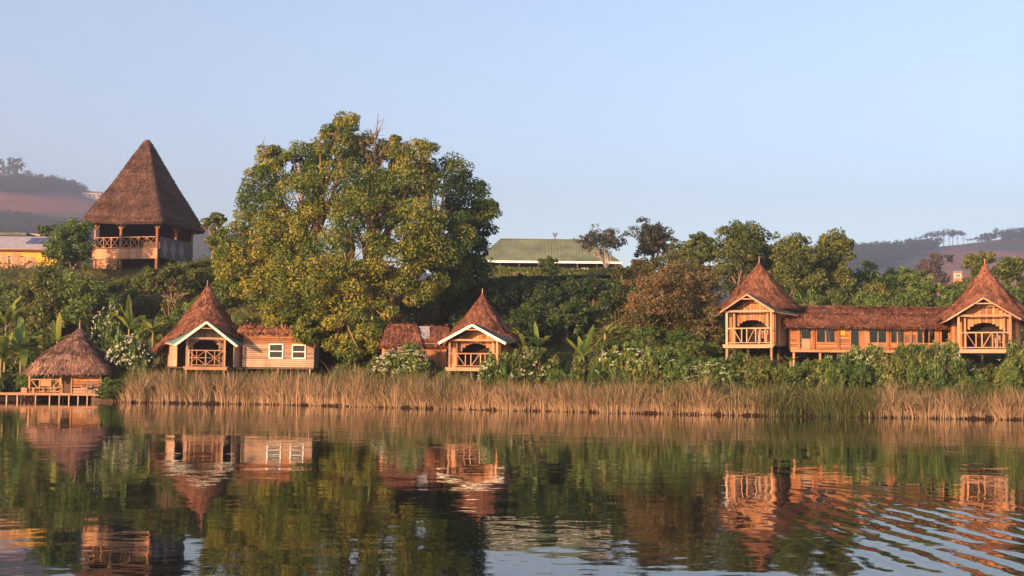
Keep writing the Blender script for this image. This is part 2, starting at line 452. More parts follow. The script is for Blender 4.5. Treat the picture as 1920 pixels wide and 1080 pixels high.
def build_water():
    m, nt, out = new_mat('lake_water')
    v, _ = coords(nt, rand=False)
    geo = nt.nodes.new('ShaderNodeNewGeometry')
    # broad patches of calmer and rougher water
    patch = noise_n(nt, v, .11, 2, .5)
    pr = nt.nodes.new('ShaderNodeMapRange'); nt.links.new(patch, pr.inputs[0])
    pr.inputs[1].default_value = .35; pr.inputs[2].default_value = .68; pr.inputs[3].default_value = .25; pr.inputs[4].default_value = 1.0
    h1 = noise_n(nt, v, .9, 2, .5)
    h2 = noise_n(nt, v, 3.1, 2, .5)
    h3 = noise_n(nt, v, .28, 1, .5)
    h = math_n(nt, 'ADD', math_n(nt, 'MULTIPLY', h1, .0115), math_n(nt, 'MULTIPLY', h2, .0027))
    h = math_n(nt, 'MULTIPLY', h, pr.outputs[0])
    h = math_n(nt, 'ADD', h, math_n(nt, 'MULTIPLY', h3, .011))
    patch_f = noise_n(nt, v, .8, 2)
    # a train of wake ripples crossing the near right water
    sp = nt.nodes.new('ShaderNodeSeparateXYZ'); nt.links.new(geo.outputs['Position'], sp.inputs[0])
    X, Y = sp.outputs[0], sp.outputs[1]
    wob = noise_n(nt, v, .35, 2)
    ph = math_n(nt, 'ADD', math_n(nt, 'MULTIPLY', X, 15.0), math_n(nt, 'MULTIPLY', Y, 1.1))
    ph = math_n(nt, 'ADD', ph, math_n(nt, 'MULTIPLY', math_n(nt, 'ADD', wob, math_n(nt, 'MULTIPLY', h1, .35)), 6.0))
    wv = math_n(nt, 'SINE', ph)
    dx = math_n(nt, 'DIVIDE', math_n(nt, 'SUBTRACT', X, 5.5), 2.3)
    dy = math_n(nt, 'DIVIDE', math_n(nt, 'SUBTRACT', Y, 15.0), 5.6)
    rr = math_n(nt, 'ADD', math_n(nt, 'MULTIPLY', dx, dx), math_n(nt, 'MULTIPLY', dy, dy))
    g = math_n(nt, 'MULTIPLY', math_n(nt, 'POWER', 2.718, math_n(nt, 'MULTIPLY', math_n(nt, 'MULTIPLY', rr, rr), -1.0)), math_n(nt, 'MINIMUM', 1.25, math_n(nt, 'MAXIMUM', .12, math_n(nt, 'MULTIPLY', math_n(nt, 'SUBTRACT', patch_f, .33), 4.2))))
    h = math_n(nt, 'ADD', h, math_n(nt, 'MULTIPLY', math_n(nt, 'MULTIPLY', wv, g), .0044))
    # a small gust patch further out
    dx = math_n(nt, 'DIVIDE', math_n(nt, 'SUBTRACT', X, 6.2), .75)
    dy = math_n(nt, 'DIVIDE', math_n(nt, 'SUBTRACT', Y, 22.0), 1.3)
    rr = math_n(nt, 'ADD', math_n(nt, 'MULTIPLY', dx, dx), math_n(nt, 'MULTIPLY', dy, dy))
    g2 = math_n(nt, 'MULTIPLY', math_n(nt, 'POWER', 2.718, math_n(nt, 'MULTIPLY', rr, -1.0)), math_n(nt, 'MULTIPLY', h1, 1.6))
    w2 = math_n(nt, 'SINE', math_n(nt, 'ADD', math_n(nt, 'MULTIPLY', X, 9.0), math_n(nt, 'ADD', math_n(nt, 'MULTIPLY', Y, 6.0), math_n(nt, 'MULTIPLY', wob, 6.0))))
    h = math_n(nt, 'ADD', h, math_n(nt, 'MULTIPLY', math_n(nt, 'MULTIPLY', w2, g2), .0032))
    b = nt.nodes.new('ShaderNodeBump'); b.inputs['Strength'].default_value = 1.0; b.inputs['Distance'].default_value = 1.0
    nt.links.new(h, b.inputs['Height'])
    p = princ(nt, out, (.008, .012, .007), .022, b.outputs[0], .42)
    p.inputs['IOR'].default_value = 1.333
    V = np.array([(-900, -900, 0), (900, -900, 0), (900, 140, 0), (-900, 140, 0)], float)
    o = link('lake_water', mesh_np('lake_water', V, np.array([(0, 1, 2, 3)]), m))
    tag(o, 'calm dark lake water with soft ripples', None, None, 'structure')
build_water()

# ------------------------------------------------------------------ thatch roofs
def ring_circle(u):
    a = u * 2 * math.pi
    return np.cos(a), np.sin(a)
def ring_super(p):
    def f(u):
        a = u * 2 * math.pi
        c, s = np.cos(a), np.sin(a)
        k = (np.abs(c) ** p + np.abs(s) ** p) ** (-1.0 / p)
        return c * k, s * k
    return f
def ring_rect(u):
    u = np.asarray(u) % 1.0 * 4
    x = np.where(u < 1, 1, np.where(u < 2, 1 - 2 * (u - 1), np.where(u < 3, -1, -1 + 2 * (u - 3))))
    y = np.where(u < 1, -1 + 2 * u, np.where(u < 2, 1, np.where(u < 3, 1 - 2 * (u - 2), -1)))
    return x, y
def thatch_roof(parent, mat, ring, A, B, prof, thick=.22, nstraw=5000, courses=0, seed=1, name='thatch_roof', eave_dz=None, straw_len=.55, nu=64, wob=.03, urange=(0, 1), fringe=.18, cut=None):
    """prof: list of (t, sx, sy, z) from eave t=0 to ridge t=1; plan half sizes A, B"""
    rng = np.random.default_rng(seed)
    pt = np.array([p[0] for p in prof]); psx = np.array([p[1] for p in prof]); psy = np.array([p[2] for p in prof]); pz = np.array([p[3] for p in prof])
    tg = np.linspace(0, .9, 91)
    def t0(u):
        x, y = ring(u)
        sxg = np.interp(tg, pt, psx) * A; zg = np.interp(tg, pt, pz)
        X_ = x[..., None] * sxg; Y_ = y[..., None] * sxg
        hid = (zg < cut[0] - cut[1] * np.abs(X_) + .03) & (Y_ < -.15) & (np.abs(X_) < cut[2])
        last = np.where(hid.any(-1), 90 - np.argmax(hid[..., ::-1], axis=-1), -1)
        return np.where(last >= 0, tg[np.clip(last + 1, 0, 90)], 0.0)
    def S(u, t):
        x, y = ring(u)
        if cut is not None:
            q = t0(np.asarray(u)); t = q + (1 - q) * t
        sx = np.interp(t, pt, psx); sy = np.interp(t, pt, psy); z = np.interp(t, pt, pz)
        w = 1 + wob * (vnoise(u * 23 + seed * 3.1, t * 5 + seed) - .5) * 2
        z = z + (vnoise(u * 31 + seed, t * 6 + 9) - .5) * wob * 2.5
        if eave_dz is not None: z = z + eave_dz(x, y) * (1 - t)
        return np.stack([x * sx * A * w, y * sy * B * w, z + 0 * x], -1)
    nt_ = 14
    u = np.arange(nu) / nu
    rings = []
    base = S(u, np.zeros(nu))
    inner = base.copy(); inner[:, :2] *= .93; inner[:, 2] -= thick * .2
    lip = base.copy(); lip[:, :2] *= .985; lip[:, 2] -= thick
    top_in = np.stack([base[:, 0] * 0.05, base[:, 1] * .05, np.full(nu, pz[-1] - thick * 1.6)], -1)
    rings = [top_in, inner, lip] + [S(u, np.full(nu, k / nt_)) for k in range(nt_ + 1)]
    V = np.concatenate(rings)
    i = np.arange(nu); j = (i + 1) % nu
    Q = np.concatenate([np.c_[k * nu + i, k * nu + j, (k + 1) * nu + j, (k + 1) * nu + i] for k in range(len(rings) - 1)])
    cap = np.array([[(len(rings) - 1) * nu + q for q in range(nu)]])
    tint = rng.random(len(V)) * .5 + .1
    roof = link(name, mesh_np(name, V, [Q, cap], mat, {'tint': tint}), parent)
    # straw bundles over the surface and a ragged fringe at the eave
    n = nstraw
    uu = urange[0] + rng.random(n) * (urange[1] - urange[0])
    tt = rng.random(n)
    if prof[-1][1] < .2: tt = 1 - np.sqrt(rng.random(n))
    nf = int(n * fringe); tt[:nf] = rng.random(nf) * .015
    ctint = np.zeros(n)
    if courses:
        k = np.floor(tt * courses)
        fr = tt * courses - k
        sel = rng.random(n) < .75
        tt = np.where(sel & (np.arange(n) >= nf), (k + .15 * fr) / courses + .25 / courses, tt)
        ctint = (np.random.default_rng(seed + 5).random(courses + 2)[k.astype(int)] - .5) * .35
    p = S(uu, tt)
    e = 1e-3
    du = S(uu + e, tt) - S(uu - e, tt); dt = S(uu, np.minimum(tt + .01, 1)) - S(uu, np.maximum(tt - .01, 0))
    dt /= np.linalg.norm(dt, axis=1)[:, None] + 1e-9
    nrm = np.cross(du, dt); nrm /= np.linalg.norm(nrm, axis=1)[:, None] + 1e-9
    down = -dt + rng.normal(0, .10, (n, 3)); down /= np.linalg.norm(down, axis=1)[:, None]
    side = np.cross(down, nrm); side /= np.linalg.norm(side, axis=1)[:, None] + 1e-9
    L = straw_len * (.5 + rng.random(n))[:, None]
    L[:nf] *= .45
    w = (.022 + .03 * rng.random(n))[:, None]
    h0 = (.005 + .02 * rng.random(n))[:, None]; h1 = (.02 + .06 * rng.random(n))[:, None]
    a = p - down * L * .4 + nrm * h0; b = p + down * L * .6 + nrm * h1
    b[:nf, 2] -= .05
    V = np.stack([a - side * w, a + side * w, b + side * w * .8, b - side * w * .8], 1).reshape(-1, 3)
    Q = np.arange(4 * n).reshape(-1, 4)
    patch = vnoise(p[:, 0] * 1.1 + seed, p[:, 2] * 1.6 + p[:, 1]) - .5
    tint = np.repeat(np.clip(rng.random(n) * .85 + ctint + patch * .5, 0, 1), 4)
    st = link('straw', mesh_np('straw', V, Q, mat, {'tint': tint}), roof)
    st['kind'] = 'stuff'
    return roof

def cone_prof(zE, zA, bell=.06):
    ts = np.linspace(0, 1, 9)
    out = []
    for t in ts:
        s = 1 - t
        s2 = s - bell * math.sin(math.pi * min(1, t * 1.05)) * (1 if t < .95 else 0)
        out.append((t, max(s2, .028), max(s2, .028), zE + (zA - zE) * t))
    return out

# ------------------------------------------------------------------ carpentry
def hplanks(parent, mat, x0, x1, z0, z1, y, holes=(), h=.17, thick=.035, seed=0, rnd=.004):
    """one wall part of horizontal planks in the plane y, facing -y; holes (xa,xb,za,zb)"""
    r = random.Random(seed)
    wall = link('wall_frame', box_mesh(x1 - x0, .03, .08, mat), parent, ((x0 + x1) / 2, y + .06, z1 - .04))
    off = Vector(wall.location)
    n = max(1, round((z1 - z0) / h)); hh = (z1 - z0) / n
    for k in range(n):
        za, zb = z0 + k * hh, z0 + (k + 1) * hh
        zc = (za + zb) / 2
        segs = [(x0, x1)]
        for (a, b, c, d) in holes:
            if c < zc < d:
                ns = []
                for s in segs:
                    if b <= s[0] or a >= s[1]: ns.append(s)
                    else:
                        if a > s[0] + .02: ns.append((s[0], a))
                        if b < s[1] - .02: ns.append((b, s[1]))
                segs = ns
        for s in segs:
            o = link('plank', box_mesh(s[1] - s[0] - .004, thick, hh - .022, mat), wall, Vector(((s[0] + s[1]) / 2, y + r.uniform(-rnd, rnd) - .004, zc)) - off)
            o.rotation_euler = (r.uniform(.02, .06), r.uniform(-.003, .003), 0)
    return wall
def window_unit(parent, x0, x1, z0, z1, y, fmat, panes=(1, 2), fw=.07, curtain=None):
    w = x1 - x0; h = z1 - z0
    pts = []
    V = []; Qs = []
    def bar(xa, xb, za, zb):
        b = len(V)
        for yy in (y - .05, y + .04):
            V.extend([(xa, yy, za), (xb, yy, za), (xb, yy, zb), (xa, yy, zb)])
        Qs.extend([(b, b + 1, b + 2, b + 3), (b + 7, b + 6, b + 5, b + 4), (b, b + 4, b + 5, b + 1), (b + 1, b + 5, b + 6, b + 2), (b + 2, b + 6, b + 7, b + 3), (b + 3, b + 7, b + 4, b)])
    bar(x0 - fw, x1 + fw, z1, z1 + fw); bar(x0 - fw, x1 + fw, z0 - fw, z0)
    bar(x0 - fw, x0, z0, z1); bar(x1, x1 + fw, z0, z1)
    win = link('window', mesh_np('window_frame', np.array(V, float), np.array(Qs), fmat), parent)
    nx, nz = panes
    for i in range(1, nx):
        box('mullion', win, fmat, (.05, .05, h), (x0 + w * i / nx, y - .01, (z0 + z1) / 2))
    for i in range(1, nz):
        box('mullion', win, fmat, (w, .05, .06), ((x0 + x1) / 2, y - .012, z0 + h * i / nz))
    for i in range(nx):
        for k in range(nz):
            box('pane', win, GLASS, (w / nx - .06, .008, h / nz - .07), (x0 + w * (i + .5) / nx, y + .015, z0 + h * (k + .5) / nz))
    if curtain:
        box('curtain', win, CURTAIN, (w * curtain, .02, h * .95), (x0 + w * (.5 if curtain > .4 else .62), y + .18, (z0 + z1) / 2))
    return win
def railing(parent, mat, x0, x1, z0, z1, y, kind, t=.055):
    rl = box('railing', parent, mat, (x1 - x0, .08, .075), ((x0 + x1) / 2, y, z1 - .03))
    off = Vector(rl.location)
    def bm(name, a, b, w=t):
        beam(name, rl, mat, Vector((a[0], y, a[1])) - off, Vector((b[0], y + .002, b[1])) - off, w, w * .8)
    bm('bottom_rail', (x0, z0 + .05), (x1, z0 + .05), .07)
    a, b = z0 + .085, z1 - .07
    w = x1 - x0
    if kind == 'cross':
        for i in range(2):
            xa, xb = x0 + w * i / 2, x0 + w * (i + 1) / 2
            bm('baluster', ((xa + xb) / 2, a), ((xa + xb) / 2, b), .05)
            rl2 = t
            beam('brace', rl, mat, Vector((xa + .05, y - .02, a)) - off, Vector((xb - .05, y - .02, b)) - off, t, t * .7)
            beam('brace', rl, mat, Vector((xa + .05, y - .06, b)) - off, Vector((xb - .05, y - .06, a)) - off, t, t * .7)
            beam('middle_rail', rl, mat, Vector((xa + .05, y + .04, (a + b) / 2)) - off, Vector((xb - .05, y + .04, (a + b) / 2)) - off, .04, .04)
        bm('newel', (x0 + w / 2, z0), (x0 + w / 2, b), .09)
    elif kind == 'mixed':
        fr = [.0, .12, .33, .45, .66, .76, .88, 1.0]
        for f in fr[1:-1]:
            bm('baluster', (x0 + w * f, a), (x0 + w * f, b), .065)
        beam('brace', rl, mat, Vector((x0 + w * .14, y - .03, b)) - off, Vector((x0 + w * .32, y - .03, a)) - off, t, t * .7)
        beam('brace', rl, mat, Vector((x0 + w * .64, y - .03, b)) - off, Vector((x0 + w * .47, y - .03, a)) - off, t, t * .7)
    elif kind == 'crosses':
        n = max(2, round(w / (b - a)))
        for i in range(n):
            xa, xb = x0 + w * i / n, x0 + w * (i + 1) / n
            beam('brace', rl, mat, Vector((xa + .04, y - .02, a)) - off, Vector((xb - .04, y - .02, b)) - off, t, t * .7)
            beam('brace', rl, mat, Vector((xa + .04, y - .06, b)) - off, Vector((xb - .04, y - .06, a)) - off, t, t * .7)
            if i: bm('baluster', (xa, a), (xa, b), .07)
    elif kind == 'fan':
        bm('middle_rail', (x0, z0 + .28), (x1, z0 + .28), .06)
        for f in (.3, .7): bm('baluster', (x0 + w * f, a), (x0 + w * f, b), .07)
        beam('brace', rl, mat, Vector((x0 + .03, y - .03, b)) - off, Vector((x0 + w * .3, y - .03, a + .1)) - off, t, t * .7)
        beam('brace', rl, mat, Vector((x1 - .03, y - .03, b)) - off, Vector((x0 + w * .7, y - .03, a + .1)) - off, t, t * .7)
        box('panel', rl, mat, (w * .36, .03, .42), Vector((x0 + w * .5, y + .03, z0 + .62)) - off)
    return rl
def arch_z(x, hw, zs, zt):
    u = min(1, abs(x) / hw)
    return zs + (zt - zs) * (1 - u ** 2.6)

def cottage(name, label, cat, loc, rz, R, zE, zA, hw, yf, zp, wb, zb, wb2, zb2, yb, sheet, barge, rail, rail_z, opening, stilt, seed, wall_mat, trim_mat, group=None, bell=.06, thatch=None, barge_h=.16):
    t = empty(name, loc, rz, label, cat, group)
    thatch = thatch or THATCH_RED
    thatch_roof(t, thatch, ring_circle, R, R, cone_prof(zE, zA, bell), .24, 11000, 9, seed, wob=.045, urange=(.42, 1.08), nu=120, cut=(zp, (zp - zb2) / wb2, wb2))
    link('finial', cyl_mesh('finial', .05, .03, .75, WOOD_LT, 6), t, (0, 0, zA - .25))
    # round body wall behind the porch, made of upright boards
    rw = R * .74
    wl = box('wall_plate', t, WOOD_DK, (rw * 1.3, .12, .12), (0, rw * .6, zE + .1))
    off = Vector(wl.location)
    n = 30
    for k in range(n):
        a = 2 * math.pi * k / n
        if math.sin(a) < -.72: continue
        b = link('board', box_mesh(.04, 2 * math.pi * rw / n * .985, zE + .25, wall_mat), wl, Vector((rw * math.cos(a), rw * math.sin(a), (zE + .25) / 2)) - off)
        b.rotation_euler = (0, 0, a)
    # deck with fascia and stilts
    dk = box('deck', t, WOOD_GR, (2 * hw + .5, abs(yf) + .9, .10), (0, yf / 2 + .25, -.05))
    box('fascia', t, trim_mat, (2 * hw + .35, .06, .2), (0, yf - .235, -.13))
    link('floor_joist', box_mesh(2 * R * .72, 2 * R * .7, .08, WOOD_DK), t, (0, R * .1, -.08))
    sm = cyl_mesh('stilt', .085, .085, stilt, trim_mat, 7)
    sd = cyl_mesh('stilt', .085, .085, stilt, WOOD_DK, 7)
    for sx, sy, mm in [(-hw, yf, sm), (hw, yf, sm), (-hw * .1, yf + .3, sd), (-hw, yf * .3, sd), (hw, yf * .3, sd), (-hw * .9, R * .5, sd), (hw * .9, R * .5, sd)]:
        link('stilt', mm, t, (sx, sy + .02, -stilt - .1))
    # porch posts and front
    slope = (zp - zb) / wb
    zpost = zp - slope * hw - .10
    for sx in (-1, 1):
        box('post', t, trim_mat, (.13, .13, zpost), (sx * hw, yf, zpost / 2))
        box('post', t, trim_mat, (.10, .10, zpost), (sx * (hw - .35), yf + .45, zpost / 2))
    box('tie_beam', t, trim_mat, (2 * hw, .10, .12), (0, yf + .012, zpost - .02))
    railing(t, trim_mat, -hw + .06, hw - .06, .06, rail_z, yf - .02, rail)
    # gable front wall of upright boards with an arched opening
    yw = yf + .75
    gw = box('gable_wall', t, wall_mat, (2 * hw - .1, .05, .08), (0, yw + .07, zpost - .1))
    off = Vector(gw.location)
    ow, os_, ot = opening
    nb = 14
    bw = 2 * hw / nb
    for k in range(nb):
        x = -hw + (k + .5) * bw
        top = zp - slope * abs(x) - .12
        if abs(x) < ow:
            z0 = arch_z(x, ow, os_, ot)
            if z0 < top - .04:
                link('board', box_mesh(bw - .02, .035, round(top - z0, 2), wall_mat), gw, Vector((x, yw, (top + z0) / 2)) - off)
        else:
            link('board', box_mesh(bw - .02, .035, round(top, 2), wall_mat), gw, Vector((x, yw, top / 2)) - off)
    box('shade_panel', t, INTERIOR_SHADE, (2 * hw, .05, zpost), (0, yw + 1.2, zpost / 2))  # added near-black sheet standing in for the shade behind the porch opening
    # side walls of the porch
    for s in (-1, 1):
        sw = box('side_wall', t, wall_mat, (.06, abs(yw - 0) * .9, .08), (s * (hw + .02), yw / 2, zpost - .25))
        off = Vector(sw.location)
        nb2 = 9
        ys_ = [yw + (0.1 - yw) * (k + .5) / nb2 for k in range(nb2)]
        for yy in ys_:
            hgt = zpost - .15
            link('board', box_mesh(.035, (0.1 - yw) / nb2 - .012, round(hgt, 2), wall_mat), sw, Vector((s * (hw + .06), yy, hgt / 2)) - off)
    # flared roof sheets over the porch and barge boards
    yF = yf - .45
    for s in (-1, 1):
        a = np.array([(0, yF, zp + .06), (s * wb, yF, zb + .06), (s * wb2, yb, zb2), (0, yb, zp + .10)])
        nm = []
        G = 8
        V = []
        for i in range(G + 1):
            for j in range(G + 1):
                u, v = i / G, j / G
                p = (a[0] * (1 - u) + a[1] * u) * (1 - v) + (a[3] * (1 - u) + a[2] * u) * v
                p = p + np.array([0, 0, .012 * math.sin(j * 2.1 + i)])
                V.append(p)
        V = np.array(V); V2 = V - np.array([0, 0, .05])
        idx = lambda i, j: i * (G + 1) + j
        Q = []
        N = len(V)
        for i in range(G):
            for j in range(G):
                Q.append((idx(i, j), idx(i + 1, j), idx(i + 1, j + 1), idx(i, j + 1)))
                Q.append((N + idx(i, j + 1), N + idx(i + 1, j + 1), N + idx(i + 1, j), N + idx(i, j)))
        for i in range(G):
            for (p, q) in ((idx(i, 0), idx(i + 1, 0)), (idx(i, G), idx(i + 1, G)), (idx(0, i), idx(0, i + 1)), (idx(G, i), idx(G, i + 1))):
                Q.append((p, q, N + q, N + p))
        link('porch_roof_sheet', mesh_np('porch_roof_sheet', np.concatenate([V, V2]), np.array(Q), sheet), t)
        beam('barge_board', t, barge, (s * -.0, yF - .03 - .004 * (s > 0), zp - .03), (s * (wb + .04), yF - .03 - .004 * (s > 0), zb - .03), .035, barge_h)
        beam('eave_board', t, trim_mat, (s * (wb + .0), yF + .05, zb - .02), (s * wb2 * .985, yb, zb2 - .07), .03, .09)
    box('collar_tie', t, trim_mat, (wb * .46, .05, .07), (0, yF + .04, zp - slope * wb * .27))
    return t

# pixel -> floor position of each building
def spot(px, py, Y):
    return P(px, py, Y)

# ------------------------------------------------------------------ cottage at the left with annex
c1 = P(385, 688, 92.0)
cot1 = cottage('thatched_cottage', 'conical thatched cottage with cream bargeboards, green porch roof and crossed railing', 'cottage',
               c1, math.atan2(-c1.x, c1.y), 3.5, 1.2, 5.75, 1.28, -2.75, 3.1, 2.08, 1.45, 2.85, 1.72, -1.1, SHEET_GR, PAINT_CR, 'cross', 1.16,
               (1.05, 1.25, 1.9), 1.9, 11, WOOD_GR, WOOD_LT, bell=.025)
def annex1():
    base = P(455, 688, 91.0); w = 132 / F * 91.0
    h = 66 / F * 91.0
    ax = empty('plank_cabin', base, rad(2), 'flat-roofed plank cabin with two white-framed windows, joined to the cottage with green porch roof', 'cabin')
    s = 91.0 / F
    win = [((505 - 455) * s, (528 - 455) * s, (688 - 670) * s, (688 - 646) * s), ((548 - 455) * s, (570 - 455) * s, (688 - 670) * s, (688 - 647) * s)]
    r = random.Random(4)
    n = 17; hh = h / n
    for k in range(n):
        za = k * hh; zc = za + hh / 2
        segs = [(0, w)]
        for (a, b, c, d) in win:
            if c < zc < d:
                ns = []
                for q in segs:
                    if b <= q[0] or a >= q[1]: ns.append(q)
                    else: ns += [(q[0], a), (b, q[1])]
                segs = ns
        for q in segs:
            m = WOOD_OR if (zc > h * .55 and q[1] > w * .5) else WOOD_GR
            o = link('plank', box_mesh(q[1] - q[0], .035, hh - .022, m), ax, ((q[0] + q[1]) / 2, r.uniform(-.008, .008), zc))
            o.rotation_euler = (.05, 0, 0)
    for (a, b, c, d) in win:
        window_unit(ax, a, b, c, d, -.03, PAINT_WH, (1, 2), .075)
    for x in (0, w):
        box('side_wall', ax, WOOD_GR, (.05, 3.0, h), (x, 1.55, h / 2))
    box('back_wall', ax, INTERIOR_SHADE, (w, .05, h + .16), (w / 2, 3.0, h / 2 + .08))
    box('floor', ax, WOOD_DK, (w, 3.0, .1), (w / 2, 1.55, -.07))
    box('fascia', ax, WOOD_OR, (w + .3, .05, .13), (w / 2, -.10, h + .05))
    sm = cyl_mesh('stilt', .07, .07, 1.9, WOOD_LT, 7)
    for x in (.25, w * .5, w - .25):
        for y in (.1, 2.7): link('stilt', sm, ax, (x, y, -2.0))
    rf = thatch_roof(ax, THATCH_RED, ring_rect, w / 2 + .3, 1.9, [(0, 1, 1, h + .1), (.15, .985, .98, h + .25), (1, .95, .05, h + .62)], .16, 3500, 0, 21, name='thatch_roof', wob=.02)
    rf.location = (w / 2, 1.6, 0)
    return ax
annex1()

# ------------------------------------------------------------------ middle cottage with thatched annex
c2 = P(903, 690, 84.5)
cot2 = cottage('thatched_cottage', 'small conical thatched cottage with cream bargeboards beside the dark thicket under the big tree', 'cottage',
               c2, math.atan2(-c2.x, c2.y) + rad(-12), 2.6, 1.65, 4.75, 1.55, -2.6, 2.72, 2.15, 1.55, 2.6, 1.85, -.9, SHEET_DK, PAINT_CR, 'mixed', .92,
               (1.1, .9, 1.55), 1.9, 12, WOOD_OR, WOOD_LT, bell=.01)
def annex2():
    s = 86.0 / F
    base = P(716, 690, 87.0); w = 122 * s
    h = 46 * s
    ax = empty('board_cabin', base, rad(3), 'low board cabin with twin hipped thatch roofs half hidden behind white-flowered bushes', 'cabin')
    r = random.Random(9)
    n = 26
    for k in range(n):
        x = (k + .5) * w / n
        if .12 < k / n < .2: continue
        link('board', box_mesh(w / n - .02, .035, h, WOOD_OR), ax, (x, r.uniform(-.006, .006), h / 2))
    box('window_shutter', ax, WOOD_DK, (w * .09, .03, h * .8), (w * .165, .02, h * .5))
    box('fascia', ax, WOOD_LT, (w + .2, .05, .11), (w / 2, -.12, h + .02))
    box('back_wall', ax, WOOD_DK, (w, .05, h), (w / 2, 3.2, h / 2))
    box('side_wall', ax, WOOD_OR, (.05, 3.1, h), (0, 1.6, h / 2))
    rf = thatch_roof(ax, THATCH_RED, ring_rect, w * .32, 2.0, [(0, 1, 1, h - .05), (.9, .7, .1, h + 1.25), (1, .66, .03, h + 1.32)], .2, 4200, 0, 31, name='thatch_roof', wob=.025)
    rf.location = (w * .30, 1.6, 0)
    rf = thatch_roof(ax, THATCH_RED, ring_rect, w * .25, 2.0, [(0, 1, 1, h - .08), (.9, .78, .1, h + 1.15), (1, .74, .03, h + 1.22)], .2, 3000, 0, 32, name='thatch_roof', wob=.025)
    rf.location = (w * .83, 1.75, 0)
    q = box('roof_sheet', ax, METAL_GY, (.75, 1.55, .03), (w * .645, .9, h + .80))
    q.rotation_euler = (rad(37), 0, 0)
    sm = cyl_mesh('stilt', .07, .07, 1.9, WOOD_DK, 7)
    for x in (.25, w * .5, w - .25):
        for y in (.1, 2.7): link('stilt', sm, ax, (x, y, -1.95))
annex2()

# ------------------------------------------------------------------ lodge on the right: two cone-roofed ends and a long wing
c3 = P(1424, 648, 83.0)
cot3 = cottage('thatched_cottage', 'conical thatched cottage on stilts between the brown-leaved tree and the long wing', 'cottage',
               c3, math.atan2(-c3.x, c3.y) + rad(-15), 2.5, 2.5, 5.3, 1.43, -2.5, 3.15, 1.7, 2.05, 2.75, 1.95, -.8, SHEET_DK, WOOD_LT, 'mixed', 1.05,
               (1.12, .95, 1.58), 2.6, 13, WOOD_OR, WOOD_LT, barge_h=.09, bell=.03)
c4 = P(1849, 657, 80.0)
cot4 = cottage('thatched_cottage', 'conical thatched cottage on stilts behind white-flowered bushes at the right end of the long wing', 'cottage',
               c4, math.atan2(-c4.x, c4.y) + rad(-2), 2.75, 1.95, 5.25, 1.47, -2.5, 3.12, 2.05, 1.8, 2.7, 1.75, -.8, SHEET_DK, WOOD_LT, 'mixed', 1.05,
               (1.15, .95, 1.65), 2.9, 14, WOOD_OR, WOOD_LT, barge_h=.09, bell=.03)

def wing():
    Y = 81.5
    s = Y / F
    base = P(1482, 655, Y)
    t = empty('lodge_wing', base, rad(-.6), 'long low plank wing with thatched ridge roof and a row of windows', 'building')
    def x(px): return (px - 1482) * s
    def z(py, px): return (655 + (px - 1482) * ROLL - py) * s
    W = x(1792); H = (655 - 606) * s
    wins = [(1531, 1565, 613, 641, (2, 1), .3), (1595, 1610, 614, 650, (1, 1), None), (1630, 1661, 614, 642, (2, 1), None), (1670, 1694, 616, 643, (2, 1), .4), (1719, 1752, 615, 643, (3, 1), None), (1764, 1777, 617, 642, (1, 1), None)]
    holes = []
    for (a, b, c, d, p, cu) in wins:
        holes.append((x(a), x(b), z(d, a), z(c, a)))
    door = (x(1503), x(1520), .02, z(612, 1503))
    hplanks(t, WOOD_OR, 0, W, 0, H, 0, holes + [door], .165, .035, 5)
    for (a, b, c, d, p, cu), hl in zip(wins, holes):
        window_unit(t, *hl, -.015, WOOD_OR, p, .05, cu)
    dr = box('door', t, WOOD_GR, (door[1] - door[0] - .04, .04, door[3] * .42), ((door[0] + door[1]) / 2, .03, door[3] * .21 + .02))
    box('pane', dr, GLASS, (door[1] - door[0] - .12, .01, door[3] * .52), (0, 0, door[3] * .5))
    box('door_rail', dr, WOOD_OR, (door[1] - door[0], .05, .06), (0, -.002, door[3] * .225))
    for px in (1497, 1525, 1571, 1616, 1664, 1706, 1757, 1783):
        box('post', t, WOOD_OR, (.15, .1, H), (x(px), -.07, H / 2))
    box('top_plate', t, WOOD_OR, (W, .09, .13), (W / 2, -.068, H - .12))
    box('sill_beam', t, WOOD_OR, (W, .12, .16), (W / 2, -.05, -.085))
    pn = box('panel', t, WOOD_LT, (x(1628) - x(1618), .03, H * .85), ((x(1628) + x(1618)) / 2, -.052, H * .5))
    box('shutter', t, YELLOW, (.28, .03, .5), (x(1580), -.055, H * .72))
    box('back_wall', t, INTERIOR_SHADE, (W, .06, H + .35), (W / 2, 3.9, H / 2 + .17))
    box('floor', t, WOOD_DK, (W, 4.0, .1), (W / 2, 2.05, -.07))
    for xx in (0, W): box('side_wall', t, WOOD_DK, (.05, 3.9, H), (xx, 2.05, H / 2))
    sm = cyl_mesh('stilt', .08, .08, 2.6, WOOD_LT, 7)
    for k in range(7):
        for y in (.15, 3.6): link('stilt', sm, t, (.25 + k * (W - .5) / 6, y, -2.7))
    rf = thatch_roof(t, THATCH_RED, ring_rect, W / 2 + .35, 2.6, [(0, 1, 1, H - .1), (.5, 1, .55, H + .62), (.92, 1, .1, H + 1.12), (1, 1, .03, H + 1.17)], .24, 16000, 0, 41, nu=160, wob=.02, urange=(.68, 1.04), fringe=.28)
    rf.location = (W / 2, 1.95, 0)
    ridge = box('ridge_roll', t, THATCH_RED, (W + .6, .16, .07), (W / 2, 1.95, H + 1.19))
wing()

